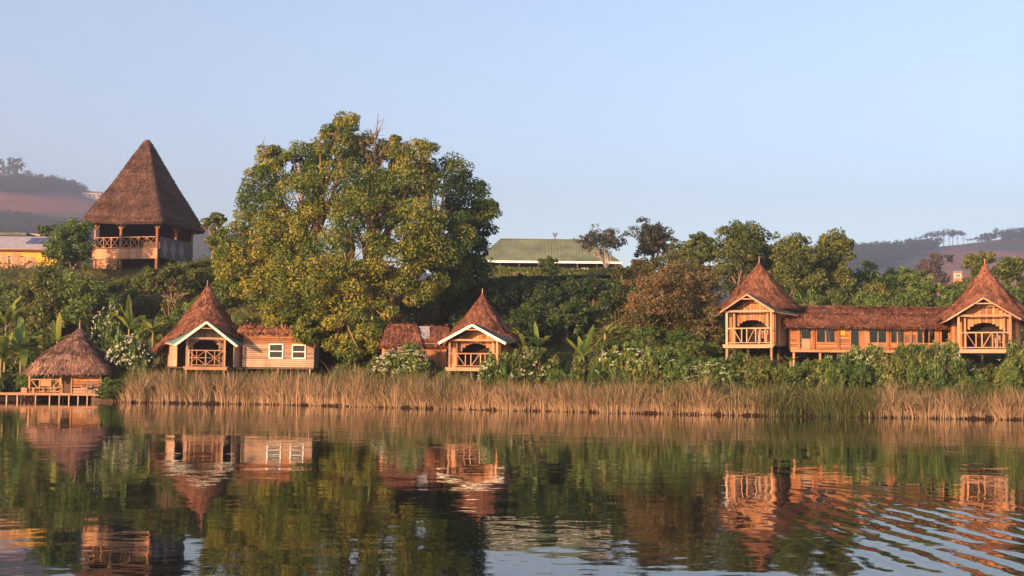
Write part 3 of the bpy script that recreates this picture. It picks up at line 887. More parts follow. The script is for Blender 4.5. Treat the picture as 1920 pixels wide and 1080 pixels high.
# ------------------------------------------------------------------ tall pavilion on the hill
def pavilion():
    Y = 123.0
    s = Y / F
    zf = P(272, 482, 118).z           # underside of the deck fascia at the near corner
    c = P(270, 482, Y)
    t = empty('thatched_pavilion', (c.x, Y, zf), rad(-14.5), 'tall open pavilion with steep pyramid thatch roof on red log posts on the hilltop', 'pavilion')
    D = .95                            # deck level (top of fascia) above zf
    ze = P(302, 413, 117.8).z - zf
    za = P(272, 263, Y).z - zf
    a = 4.35
    def ed(x, y): return .32 * np.clip(-x, 0, 1) * np.clip(-y, 0, 1) + 0 * x
    thatch_roof(t, THATCH_DK, ring_super(14), a, a, [(0, 1, 1, ze), (.06, .955, .955, ze + .40), (.5, .53, .53, ze + (za - ze) * .47), (.94, .085, .085, ze + (za - ze) * .955), (1, .03, .03, za)], .3, 24000, 26, 51, eave_dz=ed, straw_len=.42, nu=96, wob=.012, urange=(.5, 1.12))
    b = 3.25
    pm = cyl_mesh('post', .16, .14, ze + 2.6, WOOD_RED, 9)
    for (x, y) in [(-b, -b), (-.55, -b), (b, -b), (b, .2), (b, b), (-b, b), (-b, 0), (0, b)]:
        link('post', pm, t, (x, y, -2.5))
        for dx, dy in ((.45, 0), (-.45, 0)):
            beam('brace', t, WOOD_RED, (x, y - .02, ze - .75), (x + dx, y - .02, ze - .12), .09, .09)
    box('deck', t, WOOD_DK, (2 * b + .3, 2 * b + .3, .12), (0, 0, D - .10))
    # pale boarded fascia: upright boards on the lit side
    fa = box('fascia', t, WOOD_LT, (2 * b + .36, .05, .1), (0, -b - .17, D - .06))
    off = Vector(fa.location)
    n = 22
    for k in range(n):
        link('board', box_mesh((2 * b + .36) / n - .012, .04, .98, WOOD_LT), fa, Vector((-b - .18 + (k + .5) * (2 * b + .36) / n, -b - .212, D - .5)) - off)
    railing(t, WOOD_LT, -b + .1, -.75, D + .05, D + 1.1, -b - .05, 'crosses', .05)
    railing(t, WOOD_LT, -.35, b - .2, D + .05, D + 1.1, -b - .05, 'crosses', .05)
    # storeroom under the deck at the lit side, dark undercroft beside it
    lw = box('storeroom_wall', t, WOOD_LT, (2.35, .05, .12), (-b + 1.2, -b + .05, -.1))
    off = Vector(lw.location)
    for k in range(9):
        link('board', box_mesh(2.35 / 9 - .015, .045, 2.3, WOOD_LT), lw, Vector((-b + .02 + (k + .5) * 2.35 / 9, -b + .03, -1.2)) - off)
    box('storeroom_side', t, WOOD_DK, (.05, 2.5, 2.5), (-b + 2.4, -b + 1.4, -1.2))
    box('undercroft_wall', t, INTERIOR_SHADE, (2 * b, .06, 2.9), (0, .6, -.9))  # black colour paints in the shade below the deck
    box('back_wall', t, INTERIOR_SHADE, (2 * b, .06, ze - D + .3), (0, b - .2, D + .15 + (ze - D) / 2))  # added wall, painted black for the shade under the roof
    box('back_wall', t, INTERIOR_SHADE, (.06, 2 * b - .6, ze - D + .3), (-b + .2, 0, D + .15 + (ze - D) / 2))  # added wall that blocks the sun, painted black as shade
    box('bar_counter', t, WOOD_DK, (2.6, .5, 1.15), (.2, 1.6, D + .58))
    # grey woven screens with pale diamonds on the shaded side
    sc = box('woven_screen', t, CLOTH_GY, (.04, 2 * b - .4, 2.0), (b + .2, 0, D + .12))
    for k in range(3):
        y = -b + 1.0 + k * 1.55
        V = np.array([(0, -.62, 0), (0, 0, -.85), (0, .62, 0), (0, 0, .85), (.03, -.62, 0), (.03, 0, -.85), (.03, .62, 0), (.03, 0, .85)], float)
        Q = np.array([(0, 3, 2, 1), (4, 5, 6, 7), (0, 1, 5, 4), (1, 2, 6, 5), (2, 3, 7, 6), (3, 0, 4, 7)])
        link('diamond', mesh_np('diamond', V, Q, CLOTH_LT), sc, (.025, y, 0))
    return t
pavilion()

# ------------------------------------------------------------------ hut on its deck over the water
def chair(name, loc, rz, mat, label, group=None, w=.56, hs=.42, hb=.92, arms=True):
    t = empty(name, loc, rz, label, 'chair', group)
    box('seat', t, mat, (w, w, .05), (0, 0, hs))
    bk = box('backrest', t, mat, (w, .035, .07), (0, w / 2 - .02, hb))
    for k in range(4):
        box('slat', bk, mat, (.05, .025, hb - hs - .08), (-w / 2 + .09 + k * (w - .18) / 3, 0, -(hb - hs) / 2))
    for sx in (-1, 1):
        box('leg', t, mat, (.05, .05, hs + (.2 if arms else 0)), (sx * (w / 2 - .027), -w / 2 + .027, (hs + (.2 if arms else 0)) / 2))
        box('leg', t, mat, (.05, .05, hb), (sx * (w / 2 - .0275), w / 2 - .04, hb / 2 + .002))
        if arms: box('armrest', t, mat, (.07, w, .035), (sx * (w / 2 - .02), 0, hs + .215))
    return t
def boat_hut():
    Y = 92.5
    s = Y / F
    def x(px): return (px - 97) * s
    dz = P(97, 736.5, Y).z
    base = P(97, 736.5, Y)
    t = empty('lake_hut', base, rad(0), 'small thatched hut with open porch standing over the lake on a timber deck', 'hut')
    # deck planks and stilts
    dk = empty('timber_deck', base, 0, 'low plank deck on thin stilts carrying the small thatched hut', 'deck')
    W0, W1 = x(6), x(189)
    n = 15
    for k in range(n):
        box('plank', dk, WOOD_GR, (W1 - W0, .255, .05), ((W0 + W1) / 2, -.3 + k * .265, -.03))
    box('fascia', dk, WOOD_LT, (W1 - W0 + .02, .05, .17), ((W0 + W1) / 2, -.46, -.09))
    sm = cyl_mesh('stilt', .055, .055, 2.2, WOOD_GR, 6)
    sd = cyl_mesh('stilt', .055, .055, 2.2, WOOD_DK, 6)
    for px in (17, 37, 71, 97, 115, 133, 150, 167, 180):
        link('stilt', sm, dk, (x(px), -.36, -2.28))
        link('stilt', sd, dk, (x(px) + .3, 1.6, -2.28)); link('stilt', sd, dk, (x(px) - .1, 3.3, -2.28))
    beam('walkway', dk, WOOD_GR, (W1, 2.2, -.06), (W1 + 3.2, 3.6, .15), .06, .8)
    H = (736.5 - 692) * s
    xl, xm, xd, xr = x(55), x(113), x(134), x(188)
    for px in (xl, xm):
        box('post', t, WOOD_LT, (.14, .14, H), (px, 0, H / 2))
    beam('brace', t, WOOD_LT, (xl, -.01, H - .55), (xl + .45, -.01, H - .08), .08, .08)
    beam('brace', t, WOOD_LT, (xm, -.01, H - .55), (xm - .42, -.01, H - .08), .08, .08)
    for (px, y) in ((xl, 3.0), (xd, 3.0), (xr, 3.0)):
        box('post', t, WOOD_DK, (.12, .12, H), (px, y, H / 2))
    hplanks(t, WOOD_OR, xd, xr, .42, H - .02, .02, (), .2, .04, 8)
    hplanks(t, WOOD_GR, xd, xr, .0, .36, .03, (), .18, .04, 9)
    box('corner_post', t, WOOD_LT, (.12, .12, H), (xr, -.01, H / 2))
    box('corner_post', t, WOOD_OR, (.10, .10, H), (xd, -.02, H / 2))
    box('side_wall', t, WOOD_DK, (.05, 2.9, H), (xr + .03, 1.52, H / 2))
    box('side_wall', t, WOOD_DK, (.05, 2.9, H), (xd + .02, 1.52, H / 2))
    box('back_wall', t, WOOD_DK, (xr - xl, .05, H), ((xr + xl) / 2, 3.08, H / 2))
    railing(t, WOOD_LT, xl + .08, xm - .08, .06, .98, .02, 'fan', .07)
    cx = x(133)
    zA = (736.5 - 622) * s
    rf = thatch_roof(t, THATCH_GY, ring_super(5), 2.95, 2.5, [(0, 1.0, 1, H - .12), (.1, .93, .93, H + .22), (.35, .66, .66, H + (zA - H) * .40), (.8, .20, .20, H + (zA - H) * .83), (1, .035, .035, zA)], .3, 11000, 5, 61, straw_len=.7, wob=.05, urange=(.42, 1.08), fringe=.3)
    rf.location = (x(126), 1.4, 0)
    cap = thatch_roof(t, THATCH_GY, ring_circle, .75, .6, [(0, 1, 1, zA - .62), (.6, .42, .42, zA - .12), (1, .06, .06, zA + .25)], .12, 900, 0, 62, name='roof_cap', straw_len=.4, nu=24)
    cap.location = (x(131), 1.4, 0)
    link('finial', cyl_mesh('finial', .04, .025, 1.0, WOOD_LT, 6), t, (x(133), 1.4, zA - .1))
    chair('armchair', base + Vector((x(111), -.12, .0)), rad(8), WOOD_LT, 'pale wooden armchair at the front of the deck beside the hut doorway', None, .62, .4, .88)
    chair('armchair', base + Vector((x(163), -.16, .0)), rad(-20), WOOD_LT, 'wooden armchair on the deck before the orange plank wall', None, .55, .36, .60)
    st = empty('low_table', base + Vector((x(74), -.22, 0)), 0, 'low slatted table beside the hut porch rail', 'table')
    for k in range(3): box('slat', st, WOOD_LT, (.85, .1, .03), (0, -.13 + k * .13, .32))
    for sx in (-1, 1):
        for sy in (-1, 1): box('leg', st, WOOD_LT, (.05, .05, .3), (sx * .36, sy * .12, .15))
    bx = empty('wooden_crate', base + Vector((x(47), -.05, 0)), 0, 'small wooden box at the left corner post of the hut', 'crate')
    for k in range(3): box('slat', bx, WOOD_LT, (.42, .34, .1), (0, 0, .06 + k * .115))
boat_hut()
def moored_boat():
    # little grey boat drawn up beside the deck
    p = P(201, 745, 91.5)
    t = empty('rowing_boat', (p.x, 91.5, 0), rad(12), 'small grey boat moored at the end of the timber deck', 'boat')
    L, Wd = 1.05, .34
    secs = []
    n = 11; m = 9
    V = []
    for i in range(n):
        u = i / (n - 1) * 2 - 1
        w = Wd * (1 - abs(u) ** 2.6) + .02
        sh = .20 + .14 * u * u
        for j in range(m):
            a = math.pi * j / (m - 1)
            V.append((u * L, -w * math.cos(a), sh - (sh + .10) * math.sin(a) ** .8))
    Q = [(i * m + j, (i + 1) * m + j, (i + 1) * m + j + 1, i * m + j + 1) for i in range(n - 1) for j in range(m - 1)]
    h = link('hull', mesh_np('hull', np.array(V), np.array(Q), WOOD_DK, smooth=True), t)
    so = h.modifiers.new('thick', 'SOLIDIFY'); so.thickness = .035
    for u in (-.35, .3): box('seat', t, WOOD_GR, (.2, Wd * 1.75, .03), (u * L, 0, .22))
moored_boat()

# pale chairs on the lodge balconies
for c, lab in ((cot3, 'wooden chair behind the balcony rail of the cottage beside the brown-leaved tree'), (cot4, 'wooden chair behind the balcony rail of the rightmost cottage')):
    M = Matrix.Translation(c.location) @ Matrix.Rotation(c.rotation_euler.z, 4, 'Z')
    p = M @ Vector((.75, -2.1, 0))
    chair('balcony_chair', p, c.rotation_euler.z + .4, WOOD_GR, lab, None, .5, .42, .85)

# ------------------------------------------------------------------ green-roofed building on the plateau
def green_building():
    Y = 147.0
    s = Y / F
    c = P(1027, 490, Y)
    x0, x1 = (890 - 1027) * s, (1166 - 1027) * s
    gzv = 12.55
    t = empty('green_roofed_building', (c.x, Y, gzv), 0, 'long single-storey building with olive green hipped sheet roof and white gutter on the plateau', 'building')
    ze = c.z - gzv; zr = P(1027, 449, Y + 4.5).z - gzv
    r0, r1 = (938 - 1027) * s * 1.02, (1108 - 1027) * s * 1.02
    dp = 9.0
    V = np.array([(x0, 0, ze), (x1, 0, ze), (x1, dp, ze), (x0, dp, ze), (r0, dp / 2, zr), (r1, dp / 2, zr)], float)
    V = np.concatenate([V, V - np.array([0, 0, .06])])
    Fq = [np.array([(0, 1, 5, 4), (2, 3, 4, 5), (7, 6, 10, 11), (9, 8, 11, 10), (0, 6, 7, 1), (1, 7, 8, 2), (2, 8, 9, 3), (3, 9, 6, 0)]), np.array([(1, 2, 5), (3, 0, 4), (8, 7, 11), (6, 9, 10)])]
    rf = link('roof', mesh_np('roof', V, Fq, SHEET_OL), t)
    n = 46
    for k in range(1, n):
        x = x0 + (x1 - x0) * k / n
        if x < r0: f = (x - x0) / (r0 - x0)
        elif x > r1: f = (x1 - x) / (x1 - r1)
        else: f = 1
        beam('seam', rf, SHEET_OL, (x, .02, ze + .02), (x, dp / 2 * f, ze + (zr - ze) * f + .02), .06, .05)
    beam('ridge_cap', rf, SHEET_OL, (r0, dp / 2, zr + .02), (r1, dp / 2, zr + .02), .3, .06)
    box('gutter', t, PAINT_WH, (x1 - x0 + .1, .1, .24), ((x0 + x1) / 2, -.07, ze - .09))
    wl = box('wall', t, WOOD_DK, (x1 - x0 - 1.6, .15, ze - .1), ((x0 + x1) / 2, 2.3, ze / 2 - .05))
    box('back_wall', t, PLASTER, (x1 - x0 - 1.6, .15, ze - .1), ((x0 + x1) / 2, dp - .8, ze / 2 - .05))
    for xx in (x0 + .8, x1 - .8): box('side_wall', t, PLASTER, (.15, dp - 3, ze - .1), (xx, dp / 2 + .7, ze / 2 - .05))
    box('floor', t, PLASTER, (x1 - x0 - .4, dp - .6, .2), ((x0 + x1) / 2, dp / 2, .0))
    for k in range(8):
        box('veranda_post', t, WOOD_DK, (.14, .14, ze - .1), (x0 + .6 + k * (x1 - x0 - 1.2) / 7, .25, ze / 2 - .05))
    for a in (965, 1068, 1120):
        window_unit(t, (a - 1027) * s, (a + 22 - 1027) * s, .9, 2.0, 2.2, PAINT_WH, (2, 1), .06)
    box('low_wall', t, PLASTER, ((992 - 962) * s, .12, 1.75), ((977 - 1027) * s, .5, .9))
    box('notice_board', t, PAINT_WH, ((1104 - 1090) * s, .06, .38), ((1097 - 1027) * s, -.3, 2.02))
    box('board_post', t, WOOD_DK, (.08, .08, 1.9), ((1097 - 1027) * s, -.24, .95))
    m = empty('roof_mast', (c.x + (1043 - 1027) * s, Y + 4.5, gzv + zr), 0, 'small V-shaped mast on the ridge of the green roof', 'antenna')
    link('pole', cyl_mesh('pole', .05, .05, .7, WOOD_DK, 6), m, (0, 0, -.05))
    for sx in (-1, 1): beam('arm', m, WOOD_DK, (0, 0, .32), (sx * .3, 0, .82), .08, .08)
    box('bracket', m, WOOD_DK, (.56, .05, .06), (0, 0, .74))
    return t
green_building()

# ------------------------------------------------------------------ yellow building and fence, upper left
def yellow_building():
    Y = 131.0
    s = Y / F
    c = P(20, 466, Y)
    gzv = gz(c.x, Y)
    t = empty('yellow_building', (c.x, Y, gzv), 0, 'yellow-walled house with grey metal roof carrying solar panels behind a board fence', 'house')
    ze = c.z - gzv
    x0, x1 = -70 * s, 108 * s
    zr = P(20, 443, Y + 4).z - gzv
    V = np.array([(x0, 0, ze), (x1, 0, ze), (x1, 4, zr), (x0, 4, zr), (x1, 8, ze), (x0, 8, ze)], float)
    V = np.concatenate([V, V - np.array([0, 0, .08])])
    Q = np.array([(0, 1, 2, 3), (3, 2, 4, 5), (7, 6, 9, 8), (8, 9, 11, 10), (0, 6, 7, 1), (1, 7, 8, 2), (2, 8, 10, 4), (4, 10, 11, 5), (5, 11, 9, 3), (3, 9, 6, 0)])
    rf = link('roof', mesh_np('roof', V, Q, METAL_GY), t)
    sl = math.atan2(zr - ze, 4)
    for k in range(4):
        px = 38 + k * 15
        o = box('solar_panel', rf, SOLAR, (13.6 * s, 1.9, .05), ((px + 6 - 20) * s, 2.4, ze + (zr - ze) * .6 + .08))
        o.rotation_euler = (sl, 0, 0)
    hw = ze - .05
    box('wall', t, YELLOW, (x1 - x0 - .8, .2, hw), ((x0 + x1) / 2, .75, hw / 2))
    for xx in (x0 + .5, x1 - .5): box('side_wall', t, YELLOW, (.2, 6.6, hw), (xx, 4.15, hw / 2))
    box('back_wall', t, YELLOW, (x1 - x0 - .8, .2, hw), ((x0 + x1) / 2, 7.4, hw / 2))
    box('lintel', t, WOOD_DK, (58 * s, .1, .2), ((10 - 20) * s, .6, hw - .75))
    window_unit(t, -18 * s, 8 * s, .9, hw - .9, .62, WOOD_DK, (3, 1), .07)
    box('fascia', t, WOOD_RED, (x1 - x0, .06, .14), ((x0 + x1) / 2, -.04, ze - .11))
    # dark roof and brick stack of the house behind
    q = P(8, 441, 150)
    t2 = empty('dark_roofed_house', (q.x, 150, gz(q.x, 150)), 0, 'house with a flat dark roof showing above the solar-panelled roof', 'house')
    g2 = t2.location.z
    box('wall', t2, WOOD_DK, (4.4, 4, q.z - g2), (0, 2, (q.z - g2) / 2))
    box('roof', t2, SHEET_DK, (5.4, 4.6, .35), (0, 2, q.z - g2 + .12))
    q = P(52, 440, 158)
    t3 = empty('low_plastered_house', (q.x, 158, gz(q.x, 158)), 0, 'low pink plastered house front behind the solar-panelled roof', 'house')
    g3 = t3.location.z
    box('wall', t3, PLASTER, (2.9, 3, q.z - g3), (0, 1.5, (q.z - g3) / 2))
    rf3 = box('roof', t3, METAL_GY, (3.3, 3.4, .1), (0, 1.5, q.z - g3 + .1)); rf3.rotation_euler = (0, rad(4), 0)
    for k in (-1, 1): box('window', t3, WOOD_DK, (.55, .06, .5), (k * .75, -.02, q.z - g3 - .5))
    # board fence
    Yf = 123.0
    sf = Yf / F
    for part in range(1):
        b = P(0, 497, Yf)
        g = gz(b.x, Yf)
        f = empty('board_fence', (b.x, Yf, g), 0, 'pinkish weathered board fence below the yellow house', 'fence')
        H = P(0, 473, Yf).z - g
        for px in np.arange(-30, 66, 4.3):
            if 14 < px < 19: continue
            h = H * random.Random(int(px * 7)).uniform(.88, 1.0) - (.35 if px > 38 else 0)
            box('board', f, WOOD_LT, (3.9 * sf, .04, round(h, 2)), (px * sf, random.Random(int(px)).uniform(-.015, .015), h / 2))
        for zz in (.5, H - .55): box('rail', f, WOOD_GR, (96 * sf, .07, .1), (17 * sf, .07, zz))
yellow_building()

# ------------------------------------------------------------------ far houses
def far_house(px, py, Y, w, h, d, label, wall, roofm, nwin, roof_h, rz=0.0, bury=6):
    p = P(px, py, Y)
    if Y > 500: p.z = gz(p.x, Y) - .5
    t = empty('far_house', p, rz, label, 'house')
    box('wall', t, wall, (w, d, h + bury), (0, 0, h / 2 - bury / 2))
    V = np.array([(-w * .56, -d * .6, h), (w * .56, -d * .6, h), (w * .56, d * .6, h), (-w * .56, d * .6, h), (-w * .42, 0, h + roof_h), (w * .42, 0, h + roof_h)], float)
    link('roof', mesh_np('roof', V, [np.array([(0, 1, 5, 4), (2, 3, 4, 5), (3, 2, 1, 0)]), np.array([(1, 2, 5), (3, 0, 4)])], roofm), t)
    for k in range(nwin):
        wd = w / nwin
        wi = box('window', t, PAINT_WH, (wd * .66, .1, h * .62), (-w / 2 + (k + .5) * wd, -d / 2 - .04, h * .5))
        box('pane', wi, SOLAR, (wd * .54, .1, h * .5), (0, -.03, 0))
    return t
FW = mat_plain('far_plaster', (.62, .46, .36), .1, .9)
far_house(176, 354, CREST_Y - 10, 20, 6.5, 12, 'cream bungalow on the hill crest left of the pavilion roof', FW, mat_plain('far_roof', (.22, .17, .15), .15), 4, 2.0, 0, 3)
far_house(206, 352, CREST_Y - 20, 17, 9.5, 12, 'taller orange-lit house on the crest touching the pavilion roof', FW, mat_plain('far_roof_red', (.34, .18, .13), .15), 3, 2.0, 0, 3)
far_house(1796, 524, 190, 1.3, 1.0, 1.6, 'tiny orange hut with pale roof between the trees behind the lodge', mat_plain('orange_plaster', (.38, .15, .065), .1), METAL_GY, 1, .3, rad(-20), 4)

# ------------------------------------------------------------------ vegetation
def unit(v):
    return v / (np.linalg.norm(v, axis=-1, keepdims=True) + 1e-9)
def leaf_quads(c, nrm, size, rng, aspect=.55):
    n = len(c)
    t = unit(np.cross(nrm, rng.normal(size=(n, 3))))
    b = np.cross(nrm, t)
    L = size[:, None]
    V = np.stack([c - t * L * .5, c + b * L * aspect * .5, c + t * L * .5, c - b * L * aspect * .5], 1).reshape(-1, 3)
    return V
class Leaves:
    def __init__(self, seed):
        self.rng = np.random.default_rng(seed)
        self.V = []; self.T = []
    def clump(self, c, r, n, size, tint=.5, tvar=.5, shell=.5, aspect=.55):
        rng = self.rng
        d = unit(rng.normal(size=(n, 3)))
        k = shell + (1.06 - shell) * rng.random((n, 1)) ** .6
        r = np.array(r if np.ndim(r) else (r, r, r), float)
        p = np.array(c) + d * k * r
        nr = unit(d * .75 + rng.normal(size=(n, 3)) * .6 + np.array([0, -.1, .25]))
        sz = size * (.6 + .8 * rng.random(n))
        self.V.append(leaf_quads(p, nr, sz, rng, aspect))
        self.T.append(np.repeat(np.clip(tint + (rng.random(n) - .5) * tvar, 0, 1), 4))
    def lobe(self, c, R, nsub, nleaf, size, tint=.5, tvar=.35, sub=.42, ctv=.35):
        rng = self.rng
        R = np.array(R if np.ndim(R) else (R, R, R), float)
        for k in range(nsub):
            d = unit(rng.normal(size=3))
            cc = np.array(c) + d * R * (.55 + .3 * rng.random())
            rr = R * sub * (.7 + .6 * rng.random()) * np.array([1, 1, .8])
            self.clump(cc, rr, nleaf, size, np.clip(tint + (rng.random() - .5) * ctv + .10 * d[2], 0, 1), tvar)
    def mesh(self, name, mat):
        V = np.concatenate(self.V); T = np.concatenate(self.T)
        return mesh_np(name, V, np.arange(len(V)).reshape(-1, 4), mat, {'tint': T})
def limbs_mesh(name, base, tips, r0, mat, rng, fork=.35, bend=.15, n=6):
    """a trunk from base that divides towards the tips"""
    parts = []
    base = np.array(base, float)
    tips = [np.array(t, float) for t in tips]
    cen = np.mean(tips, axis=0)
    fk = base + (cen - base) * fork
    fk[2] = base[2] + (cen[2] - base[2]) * fork
    mid = (base + fk) / 2 + rng.normal(size=3) * .06 * np.linalg.norm(fk - base)
    parts.append(tube_np([base - (0, 0, .4), base + (mid - base) * .3, mid, fk], [r0 * 1.35, r0 * 1.05, r0 * .9, r0 * .78], n + 2))
    for t in tips:
        L = np.linalg.norm(t - fk)
        m1 = fk + (t - fk) * .35 + rng.normal(size=3) * L * bend * .5 + np.array([0, 0, L * .08])
        m2 = fk + (t - fk) * .7 + rng.normal(size=3) * L * bend * .5
        rr = r0 * (.32 + .25 * rng.random())
        parts.append(tube_np([fk - (m1 - fk) * .1, m1, m2, t], [rr * 1.2, rr * .8, rr * .5, rr * .15], n))
        for q in range(2):
            a = m1 + (t - m1) * rng.random() * .7
            e = a + unit(rng.normal(size=3) + np.array([0, 0, .4])) * L * .3
            parts.append(tube_np([a, (a + e) / 2 + rng.normal(size=3) * L * .02, e], [rr * .4, rr * .25, rr * .06], 4))
    V, Q = merge(parts)
    return mesh_np(name, V, Q, mat, smooth=True)
def copy_tree(o, parent=None):
    c = o.copy(); COL.objects.link(c)
    if parent: c.parent = parent
    for ch in o.children: copy_tree(ch, c)
    return c

def px_tree(name, label, px, Y, top, bot, wpx, mat, seed, lobes=14, nsub=9, nleaf=45, leaf=.34, trunk_r=.28, bark=BARK, base_px=None, cat='tree', group=None, zbase=None, lobe_r=.42, flat=1.0, depth=1.0, tint=.5, fmin=.62, tv=.2):
    """a tree whose crown spans the pixel box (px +- wpx/2, top..bot) at depth Y"""
    s = Y / F
    c = P(px, (top + bot) / 2, Y)
    X0 = X_at(base_px if base_px is not None else px, Y)
    zb = gz(X0, Y) if zbase is None else zbase
    t = empty(name, (X0, Y, zb), 0, label, cat, group)
    rng = np.random.default_rng(seed)
    hw, hh = wpx / 2 * s, (bot - top) / 2 * s
    cen = np.array([c.x - X0, 0, c.z - zb])
    lv = Leaves(seed)
    tips = []
    lr = min(hw, hh) * lobe_r
    for k in range(lobes):
        d = unit(rng.normal(size=3))
        if k < lobes * .75 and d[1] > .2: d[1] *= -1
        f = fmin + (1 - fmin) * rng.random()
        cc = cen + d * f * np.array([hw - lr * .8, (hw - lr * .8) * depth, hh - lr * .7 * flat])
        r_ = lr * (.75 + .5 * rng.random())
        lv.lobe(cc, (r_, r_, r_ * .85 * flat), nsub, int(nleaf * 1.45), leaf * .8, tint + (rng.random() - .5) * tv)
        tips.append(cc)
    tr = link('trunk', limbs_mesh('trunk', (0, 0, -.2), tips[:9], trunk_r, bark, rng), t)
    cr = link('crown', lv.mesh('crown', mat), t)
    return t

# --- the great fig tree, lobes placed after the photograph's outline
def big_tree():
    Y0 = 98.0
    s = Y0 / F
    bx = X_at(690, Y0)
    zb = gz(bx, Y0)
    t = empty('great_fig_tree', (bx, Y0, zb), 0, 'huge broad olive-leaved tree towering over the cottages', 'tree')
    rng = np.random.default_rng(5)
    L = [(648, 243, 34, .2), (625, 275, 42, 0), (690, 285, 40, .3), (560, 305, 44, .1), (508, 300, 30, .1), (495, 345, 42, 0), (740, 285, 34, .4), (790, 298, 42, .1), (838, 330, 44, .2),
         (875, 372, 44, .3), (905, 395, 30, .2), (890, 430, 40, .2), (868, 475, 40, .2), (840, 440, 50, -.2), (560, 370, 52, -.4), (625, 345, 55, -.3), (700, 355, 52, .1), (765, 355, 55, -.4),
         (480, 400, 42, .0), (530, 430, 50, -.5), (600, 430, 58, -.6), (668, 400, 46, -.5), (660, 470, 55, -.7), (735, 430, 50, -.5), (790, 415, 48, -.6), (800, 480, 52, -.6), (730, 500, 52, -.8),
         (455, 455, 40, -.1), (440, 505, 40, -.2), (490, 500, 50, -.5), (550, 500, 52, -.7), (605, 520, 50, -.8), (480, 555, 44, -.4), (540, 570, 45, -.7), (590, 590, 40, -.8), (655, 560, 46, -.8),
         (700, 590, 38, -.9), (640, 620, 36, -1.0), (690, 640, 30, -1.0), (655, 655, 28, -1.0), (780, 530, 45, -.5), (840, 520, 42, -.1), (510, 600, 32, -.6), (580, 620, 26, -.8), (860, 505, 30, .1), (425, 480, 24, 0)]
    tips = []
    lvA = Leaves(55)
    for (px, py, r, dp) in L:
        yy = Y0 + dp * 8.0 + rng.normal() * .8
        p = P(px, py, yy)
        R = r * s
        c = np.array(p) - np.array([bx, Y0, zb])
        tb = .45 + .28 * rng.random() - (.22 if px > 820 else 0)  # right-hand lobes tinted darker: the crown's shaded side painted in
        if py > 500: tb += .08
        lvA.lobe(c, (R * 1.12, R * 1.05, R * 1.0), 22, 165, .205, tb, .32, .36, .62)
        tips.append(c)
    for k in range(30):     # rear half of the crown
        a = rng.random() * math.pi; el = rng.random()
        c = np.array([X_at(680, Y0) - bx + math.cos(a) * 8.0, 1.5 + math.sin(a) * 6.5 * (1 - el * .4), 5 + el * 11])
        if el > .6: c[0] *= .7
        lvA.lobe(c, (2.2, 2.2, 1.9), 10, 45, .42, .35, .4, .42)
        tips.append(c)
    # separate stems rise from a buttressed base
    parts = []
    base = np.array([0, 0, -.3])
    hubs = [np.array(h, float) for h in [(-3.0, -1.2, 5.5), (-1.2, -2.0, 6.5), (.8, -1.0, 6.5), (2.6, -.5, 5.5), (-.3, 1.5, 7), (4.2, .6, 7.0), (-4.6, .4, 8.0)]]
    for h in hubs:
        m = h * .45 + rng.normal(size=3) * .3
        parts.append(tube_np([base + h * .04, m * .6, m, h], [.75, .55, .48, .36], 8))
    for k, c in enumerate(tips):
        d = [np.linalg.norm(c - h) - (2 if c[2] > h[2] else 0) for h in hubs]
        h = hubs[int(np.argmin(d))]
        m = h + (c - h) * .5 + rng.normal(size=3) * .5
        parts.append(tube_np([h, h + (m - h) * .5 + rng.normal(size=3) * .15, m, c], [.26, .2, .15, .05], 6))
        for q in range(2):
            e = c + unit(rng.normal(size=3)) * 1.5
            parts.append(tube_np([m, (m + e) / 2 + rng.normal(size=3) * .15, e], [.09, .06, .02], 4))
    V, Q = merge(parts)
    link('trunk', mesh_np('trunk', V, Q, mat_plain('fig_bark', (.26, .15, .105), .35, .95, 4.0), smooth=True), t)
    link('crown', lvA.mesh('crown', L_FIG), t)
    # dead leafless tops
    parts = []
    for (px, py, px2, py2) in [(700, 290, 709, 212), (705, 262, 716, 232), (703, 270, 694, 240), (690, 300, 672, 268), (712, 290, 735, 262), (706, 300, 690, 262), (700, 320, 715, 285), (498, 290, 492, 268), (640, 262, 612, 248), (750, 280, 772, 262)]:
        a = np.array(P(px, py, 97)) - np.array([bx, Y0, zb]); b = np.array(P(px2, py2, 97)) - np.array([bx, Y0, zb])
        parts.append(tube_np([a, (a + b) / 2 + rng.normal(size=3) * .12, b], [.08, .05, .02], 4))
        for q in range(5):
            c = a + (b - a) * rng.random(); e = c + unit(rng.normal(size=3) + np.array([0, 0, .6])) * .7
            parts.append(tube_np([c, e], [.03, .012], 3))
    V, Q = merge(parts)
    db = link('dead_branches', mesh_np('dead_branches', V, Q, BARK), t); db['kind'] = 'stuff'
    lv = Leaves(77)
    for (px, py, r) in [(692, 275, 18), (528, 455, 20), (700, 300, 14), (545, 470, 14)]:
        lv.lobe(np.array(P(px, py, 94)) - np.array([bx, Y0, zb]), r * s, 6, 40, .3, .5, .5)
    link('dry_foliage', lv.mesh('dry_foliage', L_BROWN), t)
big_tree()

